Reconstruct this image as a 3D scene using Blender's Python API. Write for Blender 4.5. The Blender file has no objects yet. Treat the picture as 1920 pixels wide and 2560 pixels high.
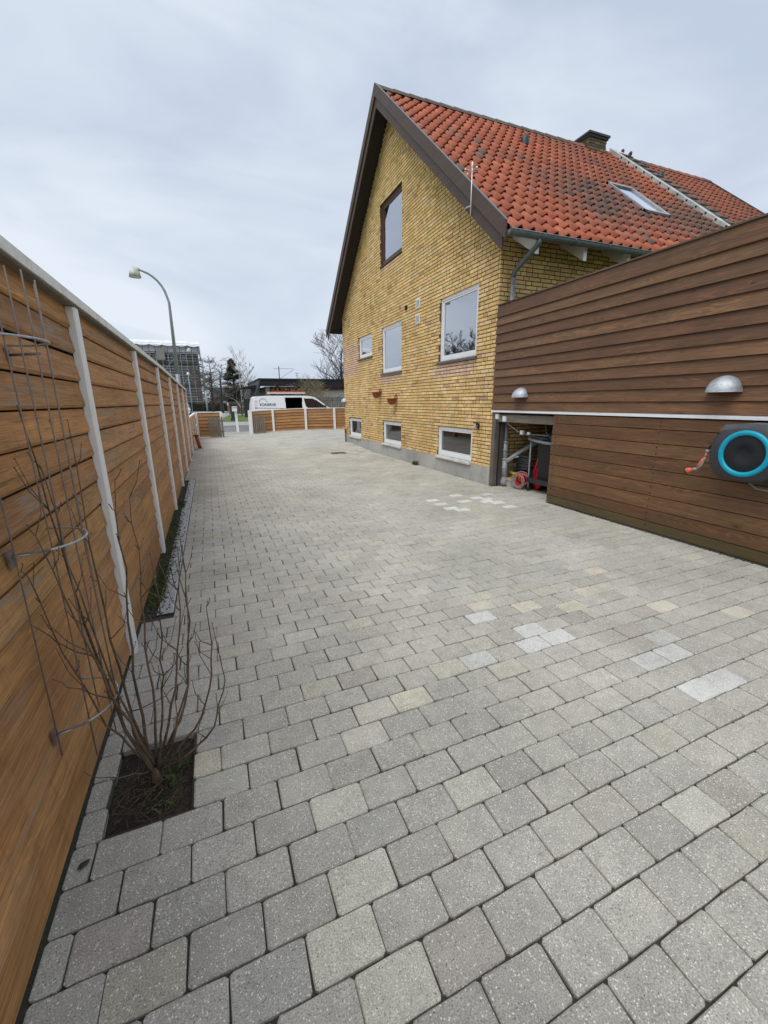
import bpy, math, random
from mathutils import Matrix, Vector
random.seed(7)
R = random.Random(11)
S = bpy.context.scene
COL = S.collection
# ------------------------------------------------------------------ camera
cam = bpy.data.cameras.new('camera')
camo = bpy.data.objects.new('camera', cam)
COL.objects.link(camo)
S.camera = camo
cam.sensor_fit = 'HORIZONTAL'
cam.sensor_width = 36.0
cam.lens = 1043.6 / 1920 * 36.0
cam.clip_start = 0.05
cam.clip_end = 2000
yw, pt, rl = 0.38543566, 0.25822757, -0.00903011
fwd = Vector((math.sin(yw) * math.cos(pt), math.cos(yw) * math.cos(pt), -math.sin(pt)))
rt = Vector((math.cos(yw), -math.sin(yw), 0))
up = rt.cross(fwd)
r1 = math.cos(rl) * rt + math.sin(rl) * up
u1 = -math.sin(rl) * rt + math.cos(rl) * up
camo.matrix_world = Matrix(((r1.x, u1.x, -fwd.x, 0), (r1.y, u1.y, -fwd.y, 0), (r1.z, u1.z, -fwd.z, 1.5), (0, 0, 0, 1)))
# ------------------------------------------------------------------ sky, sun, exposure
W = bpy.data.worlds.new("World")
S.world = W
W.use_nodes = True
nt = W.node_tree
nt.nodes.clear()
SUN_EL, SUN_AZ = math.radians(60), math.radians(236)      # azimuth clockwise from +Y
wout = nt.nodes.new('ShaderNodeOutputWorld')
bg = nt.nodes.new('ShaderNodeBackground')
sky = nt.nodes.new('ShaderNodeTexSky')
sky.sky_type = 'NISHITA'
sky.sun_disc = False
sky.sun_elevation = SUN_EL
sky.sun_rotation = SUN_AZ
sky.air_density = 1.0
sky.dust_density = 2.0
bgc = nt.nodes.new('ShaderNodeBackground')
tc = nt.nodes.new('ShaderNodeTexCoord')
mp = nt.nodes.new('ShaderNodeMapping')
mp.inputs['Scale'].default_value = (1.0, 1.0, 2.6)
n1 = nt.nodes.new('ShaderNodeTexNoise')
n1.inputs['Scale'].default_value = 1.9
n1.inputs['Distortion'].default_value = 0.6
n1.inputs['Detail'].default_value = 6
n1.inputs['Roughness'].default_value = 0.5
cr = nt.nodes.new('ShaderNodeValToRGB')
cr.color_ramp.elements[0].position = 0.36
cr.color_ramp.elements[0].color = (0.42, 0.485, 0.59, 1)
cr.color_ramp.elements[1].position = 0.66
cr.color_ramp.elements[1].color = (0.61, 0.66, 0.73, 1)
nt.links.new(tc.outputs['Generated'], mp.inputs['Vector'])
nt.links.new(mp.outputs['Vector'], n1.inputs['Vector'])
nt.links.new(n1.outputs['Fac'], cr.inputs['Fac'])
nt.links.new(cr.outputs['Color'], bgc.inputs['Color'])
nt.links.new(sky.outputs['Color'], bg.inputs['Color'])
bg.inputs['Strength'].default_value = 0.06
bgc.inputs['Strength'].default_value = 1.0
mxs = nt.nodes.new('ShaderNodeMixShader')
mxs.inputs['Fac'].default_value = 0.93
nt.links.new(bg.outputs[0], mxs.inputs[1])
nt.links.new(bgc.outputs[0], mxs.inputs[2])
nt.links.new(mxs.outputs[0], wout.inputs['Surface'])
sl = bpy.data.lights.new('sun', 'SUN')
sl.energy = 1.5
sl.angle = math.radians(50)
sl.color = (1.0, 0.97, 0.92)
so = bpy.data.objects.new('sun', sl)
COL.objects.link(so)
sd = Vector((math.sin(SUN_AZ) * math.cos(SUN_EL), math.cos(SUN_AZ) * math.cos(SUN_EL), math.sin(SUN_EL)))
so.rotation_euler = sd.to_track_quat('Z', 'Y').to_euler()
so.location = (-10, -5, 30)
S.view_settings.view_transform = 'Standard'
S.view_settings.look = 'None'
S.view_settings.exposure = 0.45
S.view_settings.gamma = 1.0
S.view_settings.use_curve_mapping = False
S.render.engine = 'CYCLES'

# ------------------------------------------------------------------ material helpers
class NB:
    def __init__(s, name):
        s.m = bpy.data.materials.new(name)
        s.m.use_nodes = True
        s.t = s.m.node_tree
        s.b = s.t.nodes['Principled BSDF']
        s.pos = None
    def n(s, typ, **kw):
        x = s.t.nodes.new(typ)
        for k, v in kw.items():
            setattr(x, k, v)
        return x
    def l(s, a, b):
        s.t.links.new(a, b)
    def P(s):
        if s.pos is None:
            s.pos = s.n('ShaderNodeNewGeometry').outputs['Position']
        return s.pos
    def OC(s):
        return s.n('ShaderNodeTexCoord').outputs['Object']
    def attr(s, name):
        a = s.n('ShaderNodeAttribute')
        a.attribute_name = name
        return a
    def math(s, op, a, b=None, clamp=False):
        x = s.n('ShaderNodeMath', operation=op)
        x.use_clamp = clamp
        for i, v in enumerate((a, b)):
            if v is None:
                continue
            if isinstance(v, (int, float)):
                x.inputs[i].default_value = v
            else:
                s.l(v, x.inputs[i])
        return x.outputs[0]
    def vscale(s, v, sc, off=None):
        x = s.n('ShaderNodeMapping')
        x.inputs['Scale'].default_value = sc
        s.l(v, x.inputs['Vector'])
        if off is not None:
            y = s.n('ShaderNodeVectorMath', operation='ADD')
            s.l(x.outputs[0], y.inputs[0])
            s.l(off, y.inputs[1])
            return y.outputs[0]
        return x.outputs[0]
    def noise(s, v, scale, detail=3, rough=0.55, dist=0.0, out='Fac'):
        x = s.n('ShaderNodeTexNoise')
        x.inputs['Scale'].default_value = scale
        x.inputs['Detail'].default_value = detail
        x.inputs['Roughness'].default_value = rough
        x.inputs['Distortion'].default_value = dist
        s.l(v, x.inputs['Vector'])
        return x.outputs[out]
    def voro(s, v, scale, out='Distance', feat='F1'):
        x = s.n('ShaderNodeTexVoronoi', feature=feat)
        x.inputs['Scale'].default_value = scale
        s.l(v, x.inputs['Vector'])
        return x.outputs[out]
    def ramp(s, f, a, b, lo=0.0, hi=1.0):
        x = s.n('ShaderNodeMapRange')
        x.inputs['From Min'].default_value = a
        x.inputs['From Max'].default_value = b
        x.inputs['To Min'].default_value = lo
        x.inputs['To Max'].default_value = hi
        s.l(f, x.inputs['Value'])
        return x.outputs[0]
    def mix(s, f, a, b, mode='MIX'):
        x = s.n('ShaderNodeMix', data_type='RGBA', blend_type=mode)
        x.clamp_factor = True
        for sock, v in ((x.inputs[0], f), (x.inputs[6], a), (x.inputs[7], b)):
            if isinstance(v, (int, float)):
                sock.default_value = v
            elif isinstance(v, tuple):
                sock.default_value = v if len(v) == 4 else (*v, 1)
            else:
                s.l(v, sock)
        return x.outputs[2]
    def gray(s, f):
        x = s.n('ShaderNodeCombineColor')
        for i in range(3):
            s.l(f, x.inputs[i])
        return x.outputs[0]
    def mul(s, col, f):
        x = s.n('ShaderNodeVectorMath', operation='SCALE')
        if isinstance(col, tuple):
            x.inputs[0].default_value = col[:3]
        else:
            s.l(col, x.inputs[0])
        s.l(f, x.inputs['Scale'])
        return x.outputs[0]
    def set(s, color=None, rough=None, metal=None, bump=None, bstr=0.3, bdist=0.01, spec=None):
        b = s.b
        if color is not None:
            if isinstance(color, tuple):
                b.inputs['Base Color'].default_value = (*color[:3], 1)
            else:
                s.l(color, b.inputs['Base Color'])
        if rough is not None:
            if isinstance(rough, (int, float)):
                b.inputs['Roughness'].default_value = rough
            else:
                s.l(rough, b.inputs['Roughness'])
        if metal is not None:
            b.inputs['Metallic'].default_value = metal
        if spec is not None:
            b.inputs['Specular IOR Level'].default_value = spec
        if bump is not None:
            x = s.n('ShaderNodeBump')
            x.inputs['Strength'].default_value = bstr
            x.inputs['Distance'].default_value = bdist
            s.l(bump, x.inputs['Height'])
            s.l(x.outputs[0], b.inputs['Normal'])
        return s.m

def simple(name, col, rough=0.6, metal=0.0, var=0.18, scale=9.0, bstr=0.1, obj=True, spec=None):
    n = NB(name)
    v = n.OC() if obj else n.P()
    f = n.noise(v, scale, 4, 0.6)
    g = n.noise(v, scale * 7, 2, 0.5)
    k = n.math('ADD', n.ramp(f, 0.3, 0.7, 1 - var, 1 + var), n.ramp(g, 0.3, 0.7, -var * .3, var * .3))
    return n.set(n.mul(col, k), n.ramp(f, 0.3, 0.7, max(0, rough - .08), rough + .08), metal, g, bstr, 0.004, spec=spec)

M = {}
def mat_paver():
    n = NB('paver_concrete')
    P = n.P()
    c = n.attr('col').outputs['Vector']
    rv = n.attr('rnd').outputs['Vector']
    fine = n.noise(P, 230, 4, 0.75)
    big = n.noise(P, 1.1, 4, 0.55)
    med = n.noise(P, 14, 3, 0.6)
    k = n.math('MULTIPLY', n.ramp(fine, 0.32, 0.68, 0.5, 1.42), n.ramp(big, 0.3, 0.7, 0.82, 1.13))
    k = n.math('MULTIPLY', k, n.ramp(med, 0.25, 0.75, 0.87, 1.12))
    base = n.mul(c, k)
    v1 = n.voro(P, 125)
    pick = n.noise(P, 70, 1, 0.5)
    chip = n.math('MULTIPLY', n.ramp(v1, 0.2, 0.34, 1, 0), n.ramp(pick, 0.47, 0.55, 0, 1))
    base = n.mix(n.math('MULTIPLY', chip, 0.9), base, (0.86, 0.84, 0.78))
    P2 = n.vscale(P, (1, 1, 1), rv)
    v2 = n.voro(P2, 105)
    pick2 = n.noise(P2, 60, 1, 0.5)
    pit = n.math('MULTIPLY', n.ramp(v2, 0.15, 0.28, 1, 0), n.ramp(pick2, 0.5, 0.56, 0, 1))
    base = n.mix(n.math('MULTIPLY', pit, 0.65), base, (0.07, 0.065, 0.06))
    warm = n.noise(P, 0.45, 2, 0.5)
    base = n.mix(n.ramp(warm, 0.4, 0.7, 0.0, 0.25), base, n.mix(1.0, base, (0.95, 0.9, 0.78), 'MULTIPLY'))
    h = n.math('ADD', fine, n.math('MULTIPLY', med, 0.8))
    return n.set(base, 0.88, 0, h, 0.55, 0.003)
def mat_joint():
    n = NB('joint_sand')
    P = n.P()
    a = n.noise(P, 260, 3, 0.7)
    b = n.noise(P, 2.3, 3, 0.6)
    c = n.mix(n.ramp(b, 0.4, 0.65), (0.06, 0.052, 0.042), (0.055, 0.057, 0.033))
    return n.set(n.mul(c, n.ramp(a, 0.3, 0.7, 0.5, 1.5)), 0.95, 0, a, 0.8, 0.004)
def mat_brick():
    n = NB('yellow_brick')
    P = n.P()
    c = n.attr('col').outputs['Vector']
    a = n.noise(P, 130, 3, 0.65)
    b = n.noise(P, 22, 3, 0.6)
    d = n.noise(P, 1.3, 3, 0.55)
    k = n.math('MULTIPLY', n.ramp(a, 0.25, 0.75, 0.8, 1.2), n.ramp(b, 0.25, 0.75, 0.82, 1.18))
    k = n.math('MULTIPLY', k, n.ramp(d, 0.3, 0.7, 0.9, 1.1))
    base = n.mul(c, k)
    sx = n.n('ShaderNodeSeparateXYZ')
    n.l(P, sx.inputs[0])
    gr = n.noise(n.vscale(P, (3, 3, 1.1)), 1.0, 5, 0.7)
    low = n.ramp(sx.outputs[2], 0.3, 1.3, 0.1, 0)
    base = n.mix(n.math('MULTIPLY', n.ramp(n.math('ADD', gr, low), 0.52, 0.68), 0.5), base, n.mix(1.0, base, (0.66, 0.62, 0.5), 'MULTIPLY'))
    sp = n.math('MULTIPLY', n.ramp(n.voro(P, 85), 0.1, 0.2, 1, 0), n.ramp(n.noise(P, 30, 1), 0.55, 0.6))
    base = n.mix(n.math('MULTIPLY', sp, 0.5), base, (0.16, 0.1, 0.04))
    return n.set(base, 0.85, 0, n.math('ADD', a, b), 0.5, 0.004)
def mat_mortar():
    n = NB('mortar')
    P = n.P()
    a = n.noise(P, 200, 3, 0.6)
    b = n.noise(P, 3, 3, 0.6)
    return n.set(n.mul((0.125, 0.075, 0.032), n.math('MULTIPLY', n.ramp(a, 0.3, 0.7, 0.75, 1.25), n.ramp(b, 0.3, 0.7, 0.8, 1.2))), 0.95, 0, a, 0.5, 0.003)
def mat_wood(name, along=1, fine=230, vary=(0.75, 1.2), worn=None, green=False, lines=0.25, hi=1.5, streak=0.2, rough=0.7, knots=0.8, stains=0.0):
    """timber: fine fibres, growth-ring lines in long arches, slow tone drift, knots; ALONG is the axis of the grain"""
    n = NB(name)
    P = n.P()
    c = n.attr('col').outputs['Vector']
    rv = n.attr('rnd').outputs['Vector']
    q = n.vscale(P, (1, 1, 1), rv)
    def sc(a, b): return tuple(b if k == along else a for k in range(3))
    fib = n.noise(n.vscale(q, sc(fine, fine * .03)), 1.0, 3, 0.6)
    slow = n.noise(n.vscale(q, sc(7.5, 0.75)), 1.0, 2, 0.4, 0.3)
    sn = n.math('SINE', n.math('MULTIPLY', slow, 150.0))
    where = n.noise(n.vscale(q, sc(9, 1.1)), 1.0, 2, 0.5)
    ln = n.math('MULTIPLY', n.ramp(sn, 0.0, 1.0, 0, 1), n.ramp(where, 0.42, 0.62, 0.15, 1))
    med = n.noise(n.vscale(q, sc(34, 1.6)), 1.0, 4, 0.6)
    big = n.noise(n.vscale(q, (1.6, 1.3, 4)), 1.0, 3, 0.6)
    k = n.math('MULTIPLY', n.ramp(fib, 0.3, 0.7, vary[0], vary[1]), n.ramp(med, 0.3, 0.7, 1 - streak, 1 + streak))
    k = n.math('MULTIPLY', k, n.ramp(big, 0.3, 0.7, 0.84, 1.14))
    base = n.mul(c, k)
    base = n.mix(n.math('MULTIPLY', ln, lines), base, n.mix(1.0, n.mul(base, n.math('ADD', 0.0, hi)), (1.0, 0.95, 0.82), 'MULTIPLY'))
    ck = n.noise(n.vscale(q, sc(90, 2.4)), 1.0, 2, 0.5)
    crack = n.math('MULTIPLY', n.ramp(ck, 0.67, 0.71), n.ramp(big, 0.48, 0.6))
    base = n.mix(n.math('MULTIPLY', crack, 0.7), base, n.mix(1.0, base, (0.3, 0.27, 0.25), 'MULTIPLY'))
    kv = n.voro(n.vscale(q, sc(6.0, 2.6)), 1.0)
    ring = n.math('SINE', n.math('MULTIPLY', kv, 110.0))
    base = n.mix(n.ramp(kv, 0.09, 0.16, 0.25, 0), base, n.mix(1.0, base, (0.5, 0.42, 0.36), 'MULTIPLY'))
    base = n.mix(n.ramp(kv, 0.035, 0.06, knots, 0), base, n.mix(1.0, base, (0.24, 0.18, 0.14), 'MULTIPLY'))
    if stains:
        st = n.noise(n.vscale(P, (5, 22, 1.6)), 1.0, 4, 0.65)
        base = n.mix(n.math('MULTIPLY', n.ramp(st, 0.52, 0.66), stains), base, n.mix(1.0, base, (0.42, 0.36, 0.32), 'MULTIPLY'))
    if worn:
        w = n.noise(n.vscale(q, sc(60, 3.2)), 1.0, 4, 0.7)
        w2 = n.noise(n.vscale(q, (2.4, 1.1, 2.4)), 1.0, 2, 0.5)
        base = n.mix(n.math('MULTIPLY', n.math('MULTIPLY', n.ramp(w, 0.5, 0.6), n.ramp(w2, 0.5, 0.62)), 0.8), base, worn)
    if green:
        sx = n.n('ShaderNodeSeparateXYZ')
        n.l(P, sx.inputs[0])
        zz = n.math('ADD', sx.outputs[2], n.math('MULTIPLY', n.noise(P, 4, 4, 0.7), 0.22))
        base = n.mix(n.ramp(zz, 0.08, 0.38, 0.6, 0), base, (0.085, 0.068, 0.026))
    return n.set(base, rough, 0, n.math('ADD', fib, n.math('MULTIPLY', ln, 0.5)), 0.35, 0.003)
def mat_paint(name='white_paint', col=(0.88, 0.88, 0.86), dirt=0.16):
    n = NB(name)
    P = n.P()
    a = n.noise(n.vscale(P, (30, 30, 5)), 1.0, 4, 0.65)
    b = n.noise(P, 9, 4, 0.7)
    base = n.mix(n.math('MULTIPLY', n.ramp(b, 0.48, 0.72), dirt), col, (0.36, 0.37, 0.3))
    base = n.mix(n.math('MULTIPLY', n.ramp(a, 0.62, 0.7), dirt), base, (0.28, 0.26, 0.21))
    return n.set(base, 0.55, 0, a, 0.2, 0.003)
def mat_tile():
    n = NB('clay_tile')
    P = n.P()
    c = n.attr('col').outputs['Vector']
    a = n.noise(P, 90, 3, 0.6)
    b = n.noise(P, 9, 4, 0.65)
    d = n.noise(n.vscale(P, (0.8, 0.35, 0.35)), 1.0, 4, 0.6)
    base = n.mul(c, n.math('MULTIPLY', n.ramp(a, 0.3, 0.7, 0.86, 1.14), n.ramp(b, 0.3, 0.7, 0.8, 1.16)))
    gr = n.math('MULTIPLY', n.ramp(b, 0.5, 0.66), n.ramp(d, 0.38, 0.6))
    base = n.mix(n.math('MULTIPLY', gr, 0.7), base, (0.06, 0.055, 0.048))
    return n.set(base, 0.8, 0, a, 0.4, 0.004)
def mat_concrete(name, col, s=1.0, dark=(0.12, 0.115, 0.1)):
    n = NB(name)
    P = n.P()
    a = n.noise(P, 60 * s, 4, 0.65)
    b = n.noise(P, 2.6 * s, 5, 0.65)
    e = n.noise(P, 0.9 * s, 3, 0.5)
    base = n.mul(col, n.math('MULTIPLY', n.ramp(a, 0.3, 0.7, 0.85, 1.15), n.ramp(e, 0.3, 0.7, 0.85, 1.15)))
    base = n.mix(n.ramp(b, 0.5, 0.68, 0, 0.5), base, dark)
    return n.set(base, 0.9, 0, n.math('ADD', a, b), 0.4, 0.006)
def mat_asphalt(name, col):
    n = NB(name)
    P = n.P()
    a = n.noise(P, 45, 3, 0.7)
    b = n.noise(P, 0.5, 4, 0.6)
    return n.set(n.mul(col, n.math('MULTIPLY', n.ramp(a, 0.3, 0.7, 0.8, 1.2), n.ramp(b, 0.3, 0.7, 0.85, 1.12))), 0.9, 0, a, 0.4, 0.01)
def mat_grass(name='lawn_green', c1=(0.07, 0.115, 0.02), c2=(0.15, 0.19, 0.045)):
    n = NB(name)
    P = n.P()
    a = n.noise(P, 14, 4, 0.7)
    b = n.noise(P, 0.8, 3, 0.6)
    base = n.mix(n.ramp(n.math('ADD', n.math('MULTIPLY', a, 0.5), n.math('MULTIPLY', b, 0.5)), 0.4, 0.6), c1, c2)
    return n.set(base, 0.95, 0, a, 1.0, 0.05)
def mat_glass(name, dark=(0.015, 0.018, 0.02), extra=0.2, clear=False):
    n = NB(name)
    fr = n.n('ShaderNodeFresnel')
    fr.inputs['IOR'].default_value = 1.55
    gl = n.n('ShaderNodeBsdfGlossy')
    gl.inputs['Roughness'].default_value = 0.012
    gl.inputs['Color'].default_value = (0.93, 0.95, 1, 1)
    wv = n.noise(n.P(), 1.4, 2, 0.4)
    bp = n.n('ShaderNodeBump')
    bp.inputs['Strength'].default_value = 0.09
    bp.inputs['Distance'].default_value = 0.02
    n.l(wv, bp.inputs['Height'])
    n.l(bp.outputs[0], gl.inputs['Normal'])
    n.b.inputs['Base Color'].default_value = (*dark, 1)
    n.b.inputs['Roughness'].default_value = 0.4
    n.b.inputs['Specular IOR Level'].default_value = 0.0
    mx = n.n('ShaderNodeMixShader')
    n.l(n.math('ADD', fr.outputs[0], extra, True), mx.inputs[0])
    if clear:
        tr = n.n('ShaderNodeBsdfTransparent')
        tr.inputs['Color'].default_value = (0.82, 0.87, 0.86, 1)
        n.l(tr.outputs[0], mx.inputs[1])
    else:
        n.l(n.b.outputs[0], mx.inputs[1])
    n.l(gl.outputs[0], mx.inputs[2])
    n.l(mx.outputs[0], n.t.nodes['Material Output'].inputs['Surface'])
    return n.m
def mat_galv(name='galvanised_steel', col=(0.5, 0.53, 0.56), rough=0.46, metal=0.65):
    n = NB(name)
    v = n.OC()
    a = n.voro(v, 40, 'Color')
    sx = n.n('ShaderNodeSeparateColor')
    n.l(a, sx.inputs[0])
    b = n.noise(v, 12, 4, 0.65)
    k = n.math('MULTIPLY', n.ramp(sx.outputs[0], 0, 1, 0.88, 1.1), n.ramp(b, 0.3, 0.7, 0.8, 1.12))
    return n.set(n.mul(col, k), n.ramp(b, 0.3, 0.7, rough, rough + 0.2), metal)
def mat_bark(name, col, hi):
    n = NB(name)
    P = n.OC()
    a = n.noise(P, 60, 4, 0.7)
    b = n.noise(n.vscale(P, (8, 8, 2)), 1.0, 3, 0.6)
    return n.set(n.mix(n.ramp(n.math('ADD', n.math('MULTIPLY', a, .5), n.math('MULTIPLY', b, .5)), 0.4, 0.62), col, hi), 0.85, 0, a, 0.5, 0.003)

M['paver'] = mat_paver()
M['joint'] = mat_joint()
M['brick'] = mat_brick()
M['mortar'] = mat_mortar()
M['fence'] = mat_wood('fence_wood', 1, worn=(0.32, 0.27, 0.22), lines=0.35, hi=1.45, streak=0.2, rough=0.75, stains=0.22, vary=(0.66, 1.26))
M['fencex'] = mat_wood('fence_wood_cross', 0, lines=0.18, hi=1.3, streak=0.2)
M['brown'] = mat_wood('stained_cladding', 1, green=True, lines=0.5, hi=2.1, streak=0.22, rough=0.6, vary=(0.7, 1.25))
M['old_wood'] = mat_wood('weathered_wood', 2, lines=0.3, streak=0.3)
M['bargewood'] = mat_wood('barge_wood', 1, fine=60, vary=(0.85, 1.12), lines=0.1, streak=0.12, rough=0.6)
M['white'] = mat_paint()
M['capwhite'] = mat_paint('cap_paint', (0.82, 0.83, 0.78), 0.6)
M['upvc'] = simple('window_white', (0.8, 0.81, 0.82), 0.35, 0, 0.04, 5, 0.0)
M['tile'] = mat_tile()
M['concrete'] = mat_concrete('foundation_concrete', (0.42, 0.41, 0.385), 1.0, (0.19, 0.185, 0.17))
M['sillconc'] = mat_concrete('sill_concrete', (0.55, 0.54, 0.5), 3)
M['asphalt'] = mat_asphalt('asphalt', (0.17, 0.175, 0.18))
M['footway'] = mat_asphalt('footway', (0.33, 0.32, 0.3))
M['kerb'] = mat_concrete('kerb_stone', (0.42, 0.42, 0.4), 2)
M['grass'] = mat_grass()
M['moss'] = mat_grass('moss_green', (0.05, 0.07, 0.012), (0.13, 0.15, 0.03))
M['glass'] = mat_glass('window_glass', (0.05, 0.06, 0.075), 0.45, True)
M['glass2'] = mat_glass('cellar_glass', (0.012, 0.014, 0.014), 0.12, True)
M['skyglass'] = mat_glass('skylight_glass', (0.6, 0.65, 0.68), 0.9)  # pale base colour paints the bright sky reflection into the pane
M['galv'] = mat_galv()
M['zinc'] = mat_galv('zinc_gutter', (0.2, 0.23, 0.25), 0.42, 0.6)
M['pole'] = mat_galv('pole_grey', (0.32, 0.36, 0.39), 0.5, 0.4)
M['dark'] = simple('dark_plastic', (0.022, 0.024, 0.028), 0.45)
M['blk'] = simple('black_rubber', (0.012, 0.012, 0.013), 0.6)
M['soffit'] = simple('soffit_dark', (0.022, 0.017, 0.014), 0.7)
M['underroof'] = simple('roof_felt', (0.03, 0.022, 0.018), 0.9)
M['soil'] = None
def mat_soil():
    n = NB('garden_soil')
    P = n.P()
    a = n.noise(P, 90, 5, 0.75)
    b = n.noise(P, 12, 4, 0.7)
    c = n.mix(n.ramp(a, 0.35, 0.65), (0.022, 0.016, 0.011), (0.1, 0.075, 0.052))
    return n.set(n.mul(c, n.ramp(b, 0.3, 0.7, 0.6, 1.3)), 0.95, 0, n.math('ADD', a, b), 1.0, 0.02)
M['soil'] = mat_soil()
M['gravel'] = mat_asphalt('gravel_dark', (0.07, 0.065, 0.055))
M['terracotta'] = simple('terracotta', (0.27, 0.075, 0.03), 0.7)
M['redpaint'] = simple('red_paint', (0.34, 0.055, 0.03), 0.5)
M['redplastic'] = simple('red_plastic', (0.62, 0.012, 0.03), 0.3)
M['yellow'] = simple('yellow_plastic', (0.75, 0.52, 0.02), 0.35)
M['orange'] = simple('orange_plastic', (0.75, 0.13, 0.05), 0.35)
M['turq'] = simple('turquoise_plastic', (0.0, 0.36, 0.52), 0.35, 0, 0.05)
M['greyplastic'] = simple('grey_plastic', (0.3, 0.32, 0.34), 0.4)
M['pvc'] = simple('grey_pipe', (0.32, 0.34, 0.35), 0.4)
M['darkgrey'] = simple('anthracite_plastic', (0.036, 0.04, 0.046), 0.5)
M['disc'] = simple('reel_face', (0.010, 0.012, 0.015), 0.85)
M['hose'] = simple('grey_hose', (0.34, 0.31, 0.27), 0.5)
M['bark'] = mat_bark('shrub_bark', (0.065, 0.043, 0.03), (0.21, 0.15, 0.10))
M['treebark'] = mat_bark('tree_bark', (0.035, 0.03, 0.025), (0.1, 0.085, 0.07))
M['birchbark'] = mat_bark('birch_bark', (0.2, 0.19, 0.17), (0.5, 0.49, 0.46))
M['twig'] = simple('twig_brown', (0.085, 0.065, 0.05), 0.9)
M['twig2'] = simple('twig_ochre', (0.2, 0.16, 0.09), 0.9)
M['needles'] = simple('needles_dark', (0.018, 0.03, 0.016), 0.9)
M['hedge'] = simple('hedge_dark', (0.03, 0.033, 0.02), 0.95, 0, 0.4, 2)
M['vanwhite'] = simple('van_white', (0.88, 0.9, 0.91), 0.25, 0, 0.02, 2, 0.0)
M['cavity'] = simple('interior_shade', (0.012, 0.011, 0.011), 0.8)  # near-black, stands in for the shade inside openings
M['carglass'] = mat_glass('vehicle_glass', (0.012, 0.016, 0.015), 0.06)
M['roofblack'] = simple('roofing_black', (0.012, 0.013, 0.018), 0.6)
M['whitebrick'] = simple('white_brick', (0.5, 0.5, 0.49), 0.8)
M['greywood'] = mat_wood('grey_pickets', 2, lines=0.3, streak=0.3)
M['render'] = simple('white_render', (0.48, 0.48, 0.46), 0.85, 0, 0.3, 4)
M['tarp'] = simple('white_tarpaulin', (0.75, 0.76, 0.77), 0.6, 0, 0.12, 1)
M['scaffwall'] = simple('scaffold_wall', (0.27, 0.25, 0.225), 0.9, 0, 0.3, .3)
M['net'] = simple('scaffold_sheet', (0.36, 0.37, 0.385), 0.8, 0, 0.15, .5)
M['scaffpipe'] = simple('scaffold_pipe', (0.35, 0.37, 0.38), 0.5)
M['scaffdark'] = simple('scaffold_dark', (0.03, 0.03, 0.033), 0.8)
M['ink'] = simple('dark_lettering', (0.03, 0.035, 0.05), 0.6)
M['inkred'] = simple('red_lettering', (0.4, 0.02, 0.05), 0.6)
M['lampshade'] = simple('lamp_shade_grey', (0.55, 0.55, 0.5), 0.6, 0, 0.3, 8)
M['pinkbrick'] = simple('far_pink_brick', (0.33, 0.15, 0.12), 0.9)
M['straw'] = simple('dry_straw', (0.15, 0.115, 0.07), 0.9)
M['leaf'] = simple('weed_leaf', (0.06, 0.09, 0.025), 0.7)
M['bluecar'] = simple('car_blue', (0.03, 0.07, 0.14), 0.3)
M['cover'] = simple('iron_cover', (0.045, 0.04, 0.038), 0.6)
M['rustcover'] = simple('rust_cover', (0.13, 0.06, 0.045), 0.7)

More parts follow.
